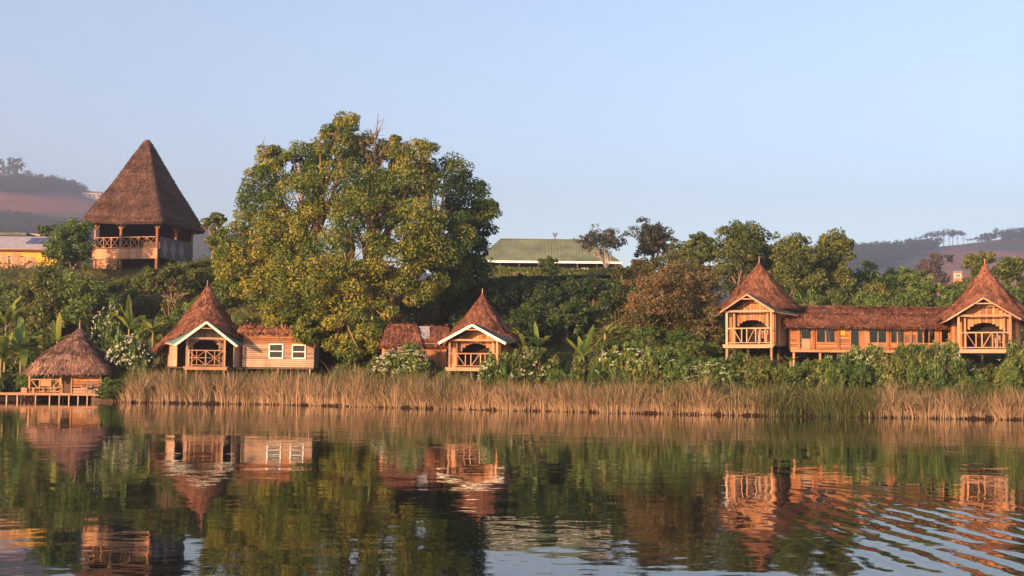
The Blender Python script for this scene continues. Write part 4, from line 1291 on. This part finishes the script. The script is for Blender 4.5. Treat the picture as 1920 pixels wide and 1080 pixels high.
# --- single trees
px_tree('round_tree', 'dense green tree beside the pavilion in front of its open storey', 140, 115.5, 405, 520, 118, L_GREEN, 101, 20, 9, 45, .28)
px_tree('slope_tree', 'tall bushy green tree on the slope below the pavilion, above the lake hut', 165, 107, 480, 640, 130, L_GREEN, 102, 18, 10, 45, .3, tint=.55)
px_tree('slope_tree', 'yellowish bushy tree on the slope left of the lake hut roof', 85, 108, 490, 640, 120, L_OLIVE, 103, 16, 10, 45, .3, tint=.6)
px_tree('slope_tree', 'olive tree between the pavilion and the huge tree', 398, 114, 385, 480, 62, L_OLIVE, 104, 10, 8, 40, .3, tint=.55)
px_tree('slope_tree', 'spreading olive shrub tree above the cottage with green porch roof', 330, 108, 492, 560, 150, L_OLIVE, 105, 14, 9, 45, .3, tint=.5)
px_tree('slender_tree', 'thin pale-trunked tree with wispy grey crown before the green roof', 1126, 139, 421, 484, 126, L_GREY, 106, 56, 5, 15, .24, .14, BARK_P, 1143, lobe_r=.36, tint=.4, fmin=.25)
px_tree('conifer_like_tree', 'dark layered tree standing clear against the sky beside the green roof', 1222, 130, 400, 492, 112, L_GREY, 107, 46, 7, 26, .26, .2, base_px=1222, lobe_r=.32, tint=.3, fmin=.3)
px_tree('dark_bush_tree', 'small dark pointed bush tree before the middle of the green-roofed building', 1030, 133, 474, 525, 46, L_GREEN, 108, 8, 9, 45, .28, .12, tint=.25)
px_tree('tall_tree', 'tall olive tree with rounded top behind the brown-leaved tree', 1388, 112, 394, 560, 112, L_OLIVE, 109, 24, 10, 45, .32, lobe_r=.5, tint=.5)
px_tree('tall_tree', 'lower olive tree joining the brown-leaved tree and the tall rounded tree', 1312, 114, 428, 545, 88, L_OLIVE, 110, 20, 9, 45, .32, tint=.5)
px_tree('tall_tree', 'wide olive tree directly behind the pointed roof beside the long wing', 1498, 108, 422, 585, 118, L_OLIVE, 111, 26, 10, 45, .32, lobe_r=.5, tint=.5)
px_tree('tall_tree', 'flat-topped olive tree at the end of the grove above the long wing roof', 1562, 110, 426, 595, 104, L_OLIVE, 112, 24, 10, 45, .32, lobe_r=.5, tint=.48)
px_tree('brown_tree', 'wide tree with rusty brown leaves left of the lodge', 1258, 92, 458, 660, 228, L_BROWN, 113, 80, 10, 52, .19, .3, lobe_r=.29, tint=.5, fmin=.35, tv=.8)
px_tree('brown_tree', 'bare-twigged brownish shrub tree touching the lodge balcony', 1332, 88, 560, 665, 90, L_BROWN, 114, 16, 8, 40, .24, .15, lobe_r=.4, tint=.45)
px_tree('plum_tree', 'round plum-grey tree on the lower slope of the far hill behind the long wing', 1748, 230, 468, 560, 90, L_PURP, 115, 14, 8, 40, .5, .5, tint=.4)
px_tree('flowering_tree', 'green tree with pale blossom specks above the middle of the long wing', 1655, 118, 484, 580, 120, L_GREEN, 116, 15, 9, 42, .3, tint=.45)
px_tree('flowering_tree', 'green shrub tree above the right part of the long wing', 1745, 112, 520, 590, 130, L_GREEN, 117, 13, 9, 42, .3, tint=.45)
px_tree('edge_tree', 'olive tree behind the rightmost pointed roof at the picture edge', 1900, 108, 470, 640, 120, L_OLIVE, 118, 16, 9, 45, .32, tint=.5)
px_tree('edge_tree', 'small leafy tree top just left of the rightmost finial', 1838, 112, 462, 540, 80, L_OLIVE, 119, 10, 8, 40, .3, tint=.55)
px_tree('small_dark_tree', 'small dark layered tree on the far red field', 1782, 300, 468, 500, 22, L_GREY, 120, 6, 6, 30, .4, .2, tint=.3)
px_tree('small_dark_tree', 'small dark tree beside the solar-panelled roof', 92, 140, 418, 450, 44, L_GREEN, 121, 7, 7, 36, .3, .15, tint=.25)

px_tree('tall_tree', 'lower olive tree filling the gap behind the pointed roof beside the brown-leaved tree', 1442, 116, 440, 590, 110, L_OLIVE, 122, 24, 9, 42, .3, tint=.42)
px_tree('slope_tree', 'rounded olive bush tree below the tiny orange hut', 1800, 122, 519, 600, 90, L_OLIVE, 123, 12, 9, 40, .3, tint=.5)
px_tree('slope_tree', 'dense shaded green tree behind the middle cottage cone', 940, 108, 505, 600, 150, L_SHADED, 124, 18, 9, 42, .3, tint=.3)

px_tree('slope_tree', 'bushy green tree just right of the grove above the long wing', 1630, 114, 486, 590, 100, L_GREEN, 125, 16, 9, 42, .3, tint=.5)
px_tree('slope_tree', 'broad green shrub tree below the far wooded hill', 1695, 117, 498, 590, 110, L_GREEN, 126, 16, 9, 42, .3, tint=.5)
px_tree('brown_tree', 'dull brown tree at the left flank of the rusty brown-leaved tree', 1192, 96, 470, 650, 116, L_BROWN, 127, 34, 9, 46, .24, .2, lobe_r=.34, tint=.35, fmin=.35, tv=.7)
px_tree('tall_tree', 'small olive tree closing the gap beside the dark layered tree', 1272, 118, 446, 560, 84, L_OLIVE, 128, 18, 9, 42, .3, tint=.4)

# --- shrub prototypes
def shrub_mesh(seed, mat, w=1.0, h=1.0, n=9, nleaf=62, leaf=.115, tint=.5):
    lv = Leaves(seed)
    rng = lv.rng
    for k in range(n):
        d = unit(rng.normal(size=3)); d[2] = abs(d[2])
        lv.lobe((d[0] * w * .55, d[1] * w * .55, h * .40 + d[2] * h * .35), (w * .42, w * .42, h * .32), 7, nleaf, leaf, tint, .4, .45, .4)
    return lv.mesh('foliage', mat)
def stems_mesh(seed, w, h, mat):
    rng = np.random.default_rng(seed)
    parts = []
    for k in range(7):
        e = np.array([rng.normal() * w * .35, rng.normal() * w * .35, h * (.5 + .3 * rng.random())])
        parts.append(tube_np([(e[0] * .15, e[1] * .15, -.3), e * .5 + rng.normal(size=3) * .05, e], [.045, .03, .01], 4))
    V, Q = merge(parts)
    return mesh_np('stems', V, Q, mat)
def flower_mesh(seed, w, h, n):
    lv = Leaves(seed); rng = lv.rng
    for k in range(n):
        d = unit(rng.normal(size=3)); d[2] = abs(d[2]); d[1] = -abs(d[1]) if rng.random() < .7 else d[1]
        c = np.array([d[0] * w * .93, d[1] * w * .93, h * .42 + d[2] * h * .47])
        m = 6
        p = c + rng.normal(size=(m, 3)) * np.array([.035, .035, .014])
        nr = unit(np.tile(np.array([0, -.5, .9]), (m, 1)) + rng.normal(size=(m, 3)) * .25)
        lv.V.append(leaf_quads(p, nr, np.full(m, .048), rng, .9)); lv.T.append(np.repeat(rng.random(m), 4))
    return lv.mesh('flowers', L_FLOW)
SHR = [shrub_mesh(200 + k, [L_GREEN, L_OLIVE, L_GREEN, L_UNDER, L_GREEN, L_SHADED, L_SHADED][k], 1.0, [1.3, 1.2, 1.6, 1.1, 1.5, 1.3, 1.6][k]) for k in range(7)]
SST = [stems_mesh(220 + k, 1.0, 1.4, BARK) for k in range(2)]
SH_TOP = [max(v.co.z for v in m.vertices) for m in SHR]
SH_W = [max(abs(v.co.x) for v in m.vertices) for m in SHR]
def shrub(px, Y, w, h, proto, label, group, rng, name='shrub', flowers=0, seed=0, cap=None):
    """w half width and h height in metres; cap: highest pixel row it may reach"""
    X = X_at(px, Y)
    g = gz(X, Y) - .1
    if cap is not None:
        h = min(h, max(.5, P(px, cap, Y).z - g))
    t = empty(name, (X, Y, g), rng.random() * 6.28 if not flowers else 0, label, 'shrub', group)
    sw = w / SH_W[proto]; sh = h / SH_TOP[proto]
    t.scale = (sw, sw, sh)
    link('foliage', SHR[proto], t); link('stems', SST[proto % 2], t)
    if flowers:
        f = link('flowers', flower_mesh(seed, SH_W[proto], SH_TOP[proto], flowers), t); f['kind'] = 'stuff'
    return t
rs = random.Random(3)
ORD = ('first second third fourth fifth sixth seventh eighth ninth tenth eleventh twelfth thirteenth fourteenth fifteenth sixteenth '
       'seventeenth eighteenth nineteenth twentieth').split() + ['twenty-' + w for w in 'first second third fourth fifth sixth seventh eighth ninth'.split()] + ['thirtieth'] + ['thirty-' + w for w in 'first second third fourth fifth sixth seventh eighth ninth'.split()] + ['fortieth'] + ['forty-' + w for w in 'first second third fourth fifth sixth seventh eighth ninth'.split()]
def zone(n, pxr, Yr, wr, hr, protos, what, where, group, cap=None):
    """n shrubs; each is told apart by its tier up the slope and its place counted from the left"""
    items = []
    for k in range(n):
        w = rs.uniform(*wr)
        items.append([rs.uniform(*pxr), rs.uniform(*Yr), w, rs.uniform(*hr), rs.choice(protos)])
    ntier = 3 if n > 20 else (2 if n > 9 else 1)
    items.sort(key=lambda i: i[1])
    names = {1: ['row'], 2: ['lower row', 'upper row'], 3: ['lowest row', 'middle row', 'highest row']}[ntier]
    m = (n + ntier - 1) // ntier
    for ti in range(ntier):
        tier = sorted(items[ti * m:(ti + 1) * m])
        for k, (px, Y, w, h, pr) in enumerate(tier):
            shrub(px, Y, w, h, pr, '%s %s from left, %s, %s' % (ORD[k], what, names[ti], where), group, rs, cap=cap)
zone(40, (-40, 290), (99, 116), (1.2, 2.1), (1.6, 3.0), [0, 2, 4, 1], 'leafy shrub', 'on the slope above the lake hut', 'shrubs on the slope above the lake hut', 500)
zone(34, (280, 480), (98, 114), (1.2, 2.0), (1.4, 2.6), [1, 1, 0, 3], 'olive shrub', 'between pavilion and conical cottage', 'shrubs between pavilion and cottage', 500)
zone(12, (200, 420), (115, 117), (.9, 1.2), (1.0, 1.3), [0, 2], 'green bush', 'along the foot of the pavilion', 'bushes at the pavilion foot', 503)
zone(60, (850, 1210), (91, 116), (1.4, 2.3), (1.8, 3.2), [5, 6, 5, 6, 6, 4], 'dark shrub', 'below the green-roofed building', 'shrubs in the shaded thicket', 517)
zone(30, (1140, 1420), (84, 92), (1.1, 1.7), (1.2, 2.2), [1, 0, 3, 2], 'mixed shrub', 'round the brown-leaved tree', 'shrubs round the brown-leaved tree', 612)
zone(34, (1440, 1960), (92, 114), (1.4, 2.2), (2.2, 3.8), [0, 1, 2, 4], 'green shrub', 'behind the long wing', 'shrubs behind the lodge', 500)
zone(24, (430, 760), (95, 100), (1.1, 1.8), (1.4, 2.4), [1, 0, 3], 'low bush', 'under the huge tree', 'bushes under the huge tree')
zone(14, (-10, 120), (96, 99), (.9, 1.4), (1.4, 2.2), [0, 2], 'lush bush', 'by the water beside the lake hut', 'bushes beside the lake hut')
zone(8, (205, 300), (91, 95), (.9, 1.4), (1.3, 2.2), [2, 4], 'dark bush', 'between the lake hut and the reeds', 'bushes between hut and reeds', 640)
# bush belt between the reeds and the buildings; tops follow the photograph's outline
BPX = [590, 640, 690, 760, 820, 850, 900, 940, 1000, 1060, 1120, 1200, 1260, 1320, 1400, 1440, 1500, 1550, 1600, 1650, 1700, 1760, 1790, 1815, 1850, 1875, 1960]
BPY = [694, 684, 674, 655, 690, 698, 698, 682, 664, 664, 656, 644, 654, 658, 660, 668, 670, 660, 646, 652, 642, 640, 660, 688, 696, 656, 632]
for row, (dy, drop, step) in enumerate(((5.6, 0, 27), (4.4, 18, 33))):
    px = 585
    cnt = [0, 0, 0]
    while px < 1960:
        x_ = X_at(px, 76); Y_ = float(shore(X_at(px, float(shore(x_)) + dy))) + dy + rs.uniform(-.3, .3)
        py = float(np.interp(px, BPX, BPY)) + drop + rs.uniform(-7, 12)
        hgt = P(px, py, Y_).z - gz(X_at(px, Y_), Y_) + .1
        if hgt > .35:
            zi = 0 if px < 1010 else (1 if px < 1450 else 2)
            wh = ('near the middle cottage', 'left of the long wing', 'below the long wing')[zi]
            shrub(px, Y_, rs.uniform(.75, 1.2), hgt, rs.choice([0, 1, 1, 4, 2]), '%s green bush from left, %s row behind reeds, %s' % (ORD[cnt[zi]], ('back', 'front')[row], wh), 'bushes behind the reeds ' + wh, rs)
            cnt[zi] += 1
        px += step * rs.uniform(.75, 1.3)

# white-flowered elder bushes, placed one by one: px, depth, half width, top row, flowers
FL = [(250, 94, 1.9, 612, 70, 'white-flowered bush between the lake hut roof and the conical cottage'),
      (758, 84.6, 2.1, 640, 50, 'white-flowered bush in front of the twin-roofed board cabin'),
      (1000, 80.2, 1.8, 648, 34, 'sparsely white-flowered bush right of the middle cottage porch'),
      (935, 79.8, 1.3, 656, 18, 'low bush with few flowers under the railing of the middle cottage'),
      (1170, 77.5, 1.9, 636, 22, 'white-flowered bush below the banana plant, topmost flowers bright'),
      (1232, 77.5, 1.7, 646, 12, 'green bush with few flowers under the brown-leaved tree'),
      (1335, 75, 1.8, 668, 20, 'white-flowered bush in front of the left lodge stilts'),
      (1480, 74.5, 1.6, 686, 8, 'broad green bush under the lodge side wall'),
      (1615, 75, 1.7, 642, 34, 'white-flowered bush below the middle windows of the long wing'),
      (1705, 74.5, 1.8, 642, 44, 'white-flowered bush below the right windows of the long wing'),
      (1762, 74, 1.4, 634, 44, 'densely white-flowered bush at the left corner of the rightmost cottage'),
      (1812, 72.6, 1.1, 682, 24, 'low white-flowered bush under the rightmost balcony'),
      (1915, 74, 1.5, 632, 44, 'tall white-flowered bush at the right picture edge'),
      (335, 112, 1.6, 492, 24, 'pale-flowered bush at the foot of the pavilion'),
      (205, 104, 1.5, 555, 20, 'pale-flowered bush on the slope behind the lake hut finial')]
for k, (px, Y, w, top, nf, lab) in enumerate(FL):
    h = P(px, top, Y).z - gz(X_at(px, Y), Y) + .1
    shrub(px, Y, w, h, [0, 4, 1, 0, 4][k % 5], lab, 'white-flowered bushes', rs, 'flowering_bush', int(nf * 1.4), 300 + k)

# --- hedge along the plateau edge
def hedge():
    Y = 133.5
    a = X_at(905, Y); b = X_at(1185, Y)
    z0 = P(1030, 520, Y).z; z1 = P(1030, 506, Y).z
    t = empty('clipped_hedge', ((a + b) / 2, Y, 12.4), 0, 'long clipped hedge with sunlit top before the green-roofed building', 'hedge')
    rng = np.random.default_rng(8)
    n = 9000
    p = np.c_[(rng.random(n) - .5) * (b - a), (rng.random(n) - .5) * 1.6, 0.2 + rng.random(n) * (z1 - 12.4)]
    f = rng.random(n)
    p[f < .35, 2] = z1 - 12.4 + rng.normal(size=(f < .35).sum()) * .06
    p[(f > .35) & (f < .8), 1] = -.8 + rng.normal(size=((f > .35) & (f < .8)).sum()) * .06
    p[:, 2] += (vnoise(p[:, 0] * .8, p[:, 1]) - .5) * .25
    V = leaf_quads(p, unit(rng.normal(size=(n, 3)) + np.array([0, -.6, .8])), np.full(n, .2), rng)
    link('foliage', mesh_np('foliage', V, np.arange(4 * n).reshape(-1, 4), L_GREEN, {'tint': np.repeat(rng.random(n) * .6 + .35, 4)}), t)
    parts = [tube_np([(x, 0, -.5), (x, 0, 1.2)], [.04, .02], 4) for x in np.arange(-(b - a) / 2 + .4, (b - a) / 2, .8)]
    V, Q = merge(parts)
    link('stems', mesh_np('stems', V, Q, BARK), t)
hedge()

# --- banana plants
def banana_leaf(length, width, droop, seed):
    rng = np.random.default_rng(seed)
    n = 9
    V = []
    for i in range(n):
        u = i / (n - 1)
        x = length * (u - .12 * droop * u * u)
        z = length * (.55 * u - droop * u * u * .75)
        w = width * (math.sin(math.pi * min(1, .06 + u * .96)) ** .6) * (1 if u > .1 else .25) + .012
        for sgn in (-1, 0, 1):
            V.append((x, sgn * w * (1 + .12 * rng.normal()), z + (.22 * w if sgn else 0) + .02 * rng.normal()))
    Q = [(i * 3 + j, (i + 1) * 3 + j, (i + 1) * 3 + j + 1, i * 3 + j + 1) for i in range(n - 1) for j in (0, 1)]
    t = np.clip(np.linspace(.45, .75, n).repeat(3) + rng.normal(size=3 * n) * .05, 0, 1)
    return mesh_np('leaf', np.array(V), np.array(Q), L_BAN, {'tint': t}, smooth=True)
BL = [banana_leaf(1.0, .10 + .02 * (i % 2), d, 400 + i) for i, d in enumerate((-.1, .2, .5, .8, 1.1))]
BSTEM = cyl_mesh('stem', .13, .07, 1.0, STEM, 8)
def banana(px, py_top, Y, size, stem_h, n, label, seed, dz=0):
    X = X_at(px, Y)
    g = gz(X, Y)
    r = random.Random(seed)
    t = empty('banana_plant', (X, Y, g), r.random() * 6.28, label, 'banana plant', 'banana plants')
    crown_z = P(px, py_top, Y).z - g
    s = link('stem', BSTEM, t, (0, 0, -.1)); s.scale = (1, 1, crown_z + .2)
    for k in range(n):
        o = link('leaf', BL[r.choice([0, 1, 2, 2, 3, 3, 4])], t, (0, 0, crown_z))
        L = size * .78 * r.uniform(.7, 1.1)
        o.scale = (L, L * .95, L)
        o.rotation_euler = (r.uniform(-.3, .3), -rad(r.uniform(-20, 50)), k * 2.39 + r.uniform(-.3, .3))
banana(45, 655, 98, 4.2, 2, 10, 'large banana plant with long arched leaves left of the lake hut', 1)
banana(8, 672, 97, 4.0, 2, 9, 'banana plant with broad leaves at the left picture edge', 2)
banana(15, 610, 101, 3.5, 2, 8, 'banana plant standing higher up the slope at the left edge', 12)
banana(112, 640, 100, 2.8, 2, 7, 'dark banana plant just behind the lake hut roof', 3)
banana(245, 618, 98, 3.2, 2, 8, 'banana plant behind the flowered bush near the lake hut', 4)
banana(290, 625, 96.5, 3.0, 2, 8, 'banana plant touching the left side of the conical cottage roof', 5)
banana(985, 650, 83, 2.2, 2, 8, 'small banana plant right of the middle cottage roof', 6)
banana(1095, 668, 79.5, 2.1, 2, 8, 'bright green banana plant spreading above the reeds at the centre', 7)
banana(1135, 625, 88, 2.1, 2, 7, 'yellowing banana plant beside the brown-leaved tree', 8)
banana(1010, 652, 86, 2.0, 2, 6, 'yellow-leaved banana plant next to the small banana plant', 9)
banana(1482, 678, 80, .9, 2, 5, 'little banana shoot under the lodge side wall', 10)

# --- undergrowth that hides the soil everywhere
def undergrowth():
    rng = np.random.default_rng(12)
    n = 120000
    Y = 68 + 72 * rng.random(n) ** 1.1
    px = -80 + 2080 * rng.random(n)
    X = (px - 960) / F * Y
    t = Y - shore(X)
    ok = (t > 1.0)
    X, Y = X[ok], Y[ok]; n = len(X)
    h = (.15 + .75 * vnoise(X * .8, Y * .8 + 4) ** 1.5) * (.3 + .9 * rng.random(n))
    h *= 1 - .85 * sstep(Y - shore(X), 27, 35)
    Z = ground(X, Y) + h
    p = np.c_[X, Y, Z]
    nr = unit(rng.normal(size=(n, 3)) * .8 + np.array([0, -.35, .8]))
    V = leaf_quads(p, nr, .18 + .22 * rng.random(n), rng, .5)
    tint = np.clip(vnoise(X * .25, Y * .25) * .7 + rng.random(n) * .45 - .1, 0, 1)
    o = link('undergrowth', mesh_np('undergrowth', V, np.arange(4 * n).reshape(-1, 4), L_UNDER, {'tint': np.repeat(tint, 4)}))
    tag(o, 'low leafy undergrowth covering the whole slope', 'undergrowth', None, 'stuff')
undergrowth()

# --- reeds along the shore
def reeds():
    rng = np.random.default_rng(21)
    m = 2300                                   # tussocks
    tpx = 214 + 1790 * rng.random(m)
    td = rng.random(m) ** 1.1 * 3.3
    gap = np.clip(1 - (tpx - 232) / 18, 0, 1) * .92
    keep = rng.random(m) > gap + .6 * sstep(.36 - vnoise(tpx * .075, td * .35 + 7), 0, .12)
    tpx, td = tpx[keep], td[keep]; m = len(tpx)
    tX = (tpx - 960) / F * 80
    for _ in range(4):
        tX = (tpx - 960) / F * (shore(tX) + td)
    tY = shore(tX) + .26 + td + .2 * rng.random(m)
    tH = np.interp(tpx, [200, 300, 700, 1000, 1400, 1650, 1960], [1.9, 2.4, 2.2, 1.8, 1.55, 1.5, 1.5])
    tH = tH * (.50 + .48 * rng.random(m) + .42 * (vnoise(tpx * .028, td * .4) - .4) + .3 * (vnoise(tpx * .09 + 4, td * .6) - .5))
    tg = np.exp(-((tpx - 1475) / 48) ** 2) + .9 * np.exp(-((tpx - 1560) / 55) ** 2) + .75 * np.exp(-((tpx - 1620) / 30) ** 2)
    tg = np.clip(tg + .05 + .36 * sstep(td, 1.0, 3.2) * rng.random(m), 0, 1)
    tt0 = (rng.random(m) - .5) * .34 + (vnoise(tpx * .05 + 3, td * .5) - .5) * .3
    tlean = rng.normal(size=(m, 2)) * .10
    n = 92000
    k = rng.integers(0, m, n)
    sp = .10 + .16 * rng.random(m)
    off = rng.normal(size=(n, 2)) * sp[k][:, None]
    X = tX[k] + off[:, 0]; Y = np.maximum(tY[k] + off[:, 1], shore(tX[k]) + .16 + .1 * rng.random(n)); d = td[k]
    H = tH[k] * (.38 + .68 * rng.random(n) ** .75)
    spike = rng.random(n) < .03; H = np.where(spike, H * 1.3, H)
    z0 = np.maximum(ground(X, Y), -.2)
    lean = tlean[k] + off * .75 + rng.normal(size=(n, 2)) * .09
    broken = rng.random(n) < .06
    lean[broken] *= 4.0
    az = rng.random(n) * math.pi
    w = .009 + .013 * rng.random(n)
    side = np.c_[np.cos(az), np.sin(az) * .6, np.zeros(n)]
    lv = [0, .35, .72, 1.0]; ws = [1, 1.0, .8, .15]
    rows = []; tints = []
    gr = tg[k] > rng.random(n)
    bt = tt0[k] + (rng.random(n) - .5) * .3
    for f, q in zip(lv, ws):
        bend = np.minimum(np.linalg.norm(lean, axis=1) * 1.6, .8)
        c = np.c_[X + lean[:, 0] * H * f ** 1.7 * 1.5, Y + lean[:, 1] * H * f ** 1.7 * 1.5, z0 + H * (f - bend * .5 * f ** 2.6)]
        rows.append(c - side * (w * q)[:, None]); rows.append(c + side * (w * q)[:, None])
        dry = np.clip(.84 - .44 * max(0, f - .28) / .72 + bt - .05 * d, .08, 1)
        tt = np.where(gr, np.clip(.14 + .16 * rng.random(n) + .08 * f, 0, .4), dry)
        tints += [tt, tt]
    V = np.stack(rows, 1).reshape(-1, 3)
    T = np.stack(tints, 1).ravel()
    b = np.arange(n)[:, None] * 8
    Q = np.concatenate([b + np.array([[0, 1, 3, 2]]), b + np.array([[2, 3, 5, 4]]), b + np.array([[4, 5, 7, 6]])])
    o = link('reeds', mesh_np('reeds', V, Q, L_REED, {'tint': T}))
    tag(o, 'band of dry tan reeds with green tips along the water edge', 'reeds', None, 'stuff')
reeds()

def reed_weeds():
    rng = np.random.default_rng(44)
    lv = Leaves(44)
    for k in range(150):
        px = rng.uniform(300, 1930)
        X = (px - 960) / F * 80
        d = rng.uniform(1.2, 4.2)
        for _ in range(3): X = (px - 960) / F * (float(shore(X)) + d)
        Y = float(shore(X)) + d
        g = gz(X, Y)
        h = rng.uniform(.5, 1.6)
        for q in range(rng.integers(2, 6)):
            lv.clump((X + rng.normal() * .25, Y + rng.normal() * .2, g + h * rng.uniform(.4, 1.0)), (.22, .22, .28), 26, .14, rng.random(), .4, .2)
    o = link('waterside_weeds', lv.mesh('waterside_weeds', L_UNDER))
    tag(o, 'scattered leafy weeds growing up among the reeds', 'weeds', None, 'stuff')
reed_weeds()

# --- woods and single trees on the far hills
def far_blob(seed, n=70, umbrella=False):
    rng = np.random.default_rng(seed)
    lv = Leaves(seed)
    if umbrella:
        for k in range(7):
            lv.clump((rng.normal() * 2.2, rng.normal() * 1.6, 8.2 + rng.normal() * .8), (1.9, 1.9, 1.1), 26, 1.0, .4, .5, .3)
        lv.clump((0, 0, 5.2), (.9, .9, 1.0), 14, .8, .4, .4, .2)
    else:
        for k in range(5):
            lv.clump((rng.normal() * 1.3, rng.normal() * 1.3, 3.2 + rng.random() * 3.6), (1.7, 1.7, 1.7), 22, 1.15, .4, .5, .3)
    return np.concatenate(lv.V), np.concatenate(lv.T)
def far_region(px0, px1, Y0, Y1, n, rng, cond):
    out = []
    tries = 0
    while len(out) < n and tries < n * 60:
        tries += 1
        px = rng.uniform(px0, px1); Y = rng.uniform(Y0, Y1)
        X = (px - 960) / F * Y
        z = gz(X, Y)
        py = 713 - (z - CAM_H) / Y * F + ROLL * (px - 960)
        if cond(px, py): out.append((X, Y, z))
    return out
def far_woods():
    rng = np.random.default_rng(31)
    blobs = [far_blob(500 + k) for k in range(6)]
    def build(pts, label):
        Vs, Ts = [], []
        for (X, Y, z) in pts:
            V, T = blobs[rng.integers(6)]
            a = rng.random() * 6.28; s = rng.uniform(.8, 1.7)
            R = np.array([[math.cos(a), -math.sin(a), 0], [math.sin(a), math.cos(a), 0], [0, 0, 1]])
            Vs.append((V * s) @ R.T + np.array([X, Y, z - .8])); Ts.append(np.clip(T + (rng.random() - .5) * .4, 0, 1))
        V = np.concatenate(Vs); T = np.concatenate(Ts)
        o = link('far_woods', mesh_np('far_woods', V, np.arange(len(V)).reshape(-1, 4), L_FAR, {'tint': T}))
        tag(o, label, 'woods', None, 'stuff')
    build(far_region(-60, 260, 950, CREST_Y + 20, 620, rng, lambda px, py: py < 360 + 3 * math.sin(px * .05)), 'dark band of woods along the top of the far left hill')
    build(far_region(-60, 330, 430, 1100, 800, rng, lambda px, py: 390 + 6 * math.sin(px * .03) < py < 450), 'dark woods at the foot of the far left hill')
    build(far_region(1400, 1765, 700, CREST_Y + 20, 900, rng, lambda px, py: py < 510 - max(0, px - 1640) * .35), 'bluish woods covering the far hill behind the grove')
    build(far_region(1835, 2000, 950, CREST_Y + 20, 150, rng, lambda px, py: py < 456), 'narrow strip of woods below the ridge at the right')
    # countable trees on the crests
    um = []
    for k in range(3):
        V, T = far_blob(540 + k, umbrella=True); um.append(mesh_np('crown', V, np.arange(len(V)).reshape(-1, 4), L_FAR, {'tint': T}))
    ov = []
    for k in range(3):
        V, T = far_blob(550 + k); ov.append(mesh_np('crown', V, np.arange(len(V)).reshape(-1, 4), L_FAR, {'tint': T}))
    V, Q = tube_np([(0, 0, -1), (.1, 0, 4), (0, .1, 8.2)], [.22, .17, .10], 5)
    tr = mesh_np('trunk', V, Q, BARK)
    def crest(px, hpx, kind, label, group, Y=CREST_Y, w=1.0):
        X = (px - 960) / F * Y
        z = gz(X, Y)
        t = empty('crest_tree', (X, Y, z), rng.random() * 6.28, label, 'tree', group)
        sc = hpx / F * Y / (9.6 if kind == 'u' else 7.6)
        t.scale = (sc * w, sc * w, sc)
        link('crown', (um if kind == 'u' else ov)[rng.integers(3)], t); link('trunk', tr, t)
    crest(8, 52, 'o', 'tallest tree on the left hill crest at the picture edge', 'trees on the left crest', w=1.2)
    crest(-6, 46, 'o', 'big crest tree cut by the left picture edge', 'trees on the left crest', w=1.2)
    for k_, (px, h) in enumerate(((22, 34), (36, 28), (57, 22), (70, 20), (84, 14), (94, 17), (112, 12), (125, 23), (134, 17), (146, 18), (160, 9))):
        crest(px, h, 'o', ORD[k_ + 2] + ' tree from the left along the left hill crest', 'trees on the left crest')
    for k_, (px, h) in enumerate(((1742, 27), (1750, 29), (1762, 26), (1773, 28), (1783, 27), (1790, 32), (1799, 26), (1810, 24))):
        crest(px, h, 'u', ORD[k_] + ' umbrella-crowned tree from the left in the clump above the red field', 'umbrella trees above the red field')
    for k_, (px, h) in enumerate(((1818, 10), (1827, 12), (1838, 14), (1850, 18), (1862, 19), (1872, 22), (1884, 18), (1895, 21), (1906, 19), (1917, 20), (1930, 22))):
        crest(px, h, 'u', ORD[k_] + ' umbrella-crowned tree from the left in the long row on the right crest', 'umbrella trees in a row on the right crest')
    for k_, (px, h) in enumerate(((1600, 8), (1622, 10), (1640, 12), (1656, 14), (1674, 12), (1690, 14), (1704, 18), (1720, 14), (1732, 16))):
        crest(px, h, 'o', ORD[k_] + ' rounded tree top from the left along the wooded right skyline', 'trees on the wooded skyline')
far_woods()

# ------------------------------------------------------------------ haze
def haze():
    m, nt, out = new_mat('haze_air')
    pv = nt.nodes.new('ShaderNodeVolumePrincipled')
    pv.inputs['Color'].default_value = (1.0, .93, .98, 1)
    pv.inputs['Density'].default_value = .00058
    pv.inputs['Anisotropy'].default_value = .62
    nt.links.new(pv.outputs[0], out.inputs['Volume'])
    x0, x1, y0, y1, z0, z1 = -1700, 1700, -12, 2300, -120, 340
    V = np.array([(x0, y0, z0), (x1, y0, z0), (x1, y1, z0), (x0, y1, z0), (x0, y0, z1), (x1, y0, z1), (x1, y1, z1), (x0, y1, z1)], float)
    Q = np.array([(0, 3, 2, 1), (4, 5, 6, 7), (0, 1, 5, 4), (1, 2, 6, 5), (2, 3, 7, 6), (3, 0, 4, 7)])
    o = link('haze', mesh_np('haze', V, Q, m))
    tag(o, 'thin blue evening haze over the far hills', 'haze', None, 'stuff')
haze()
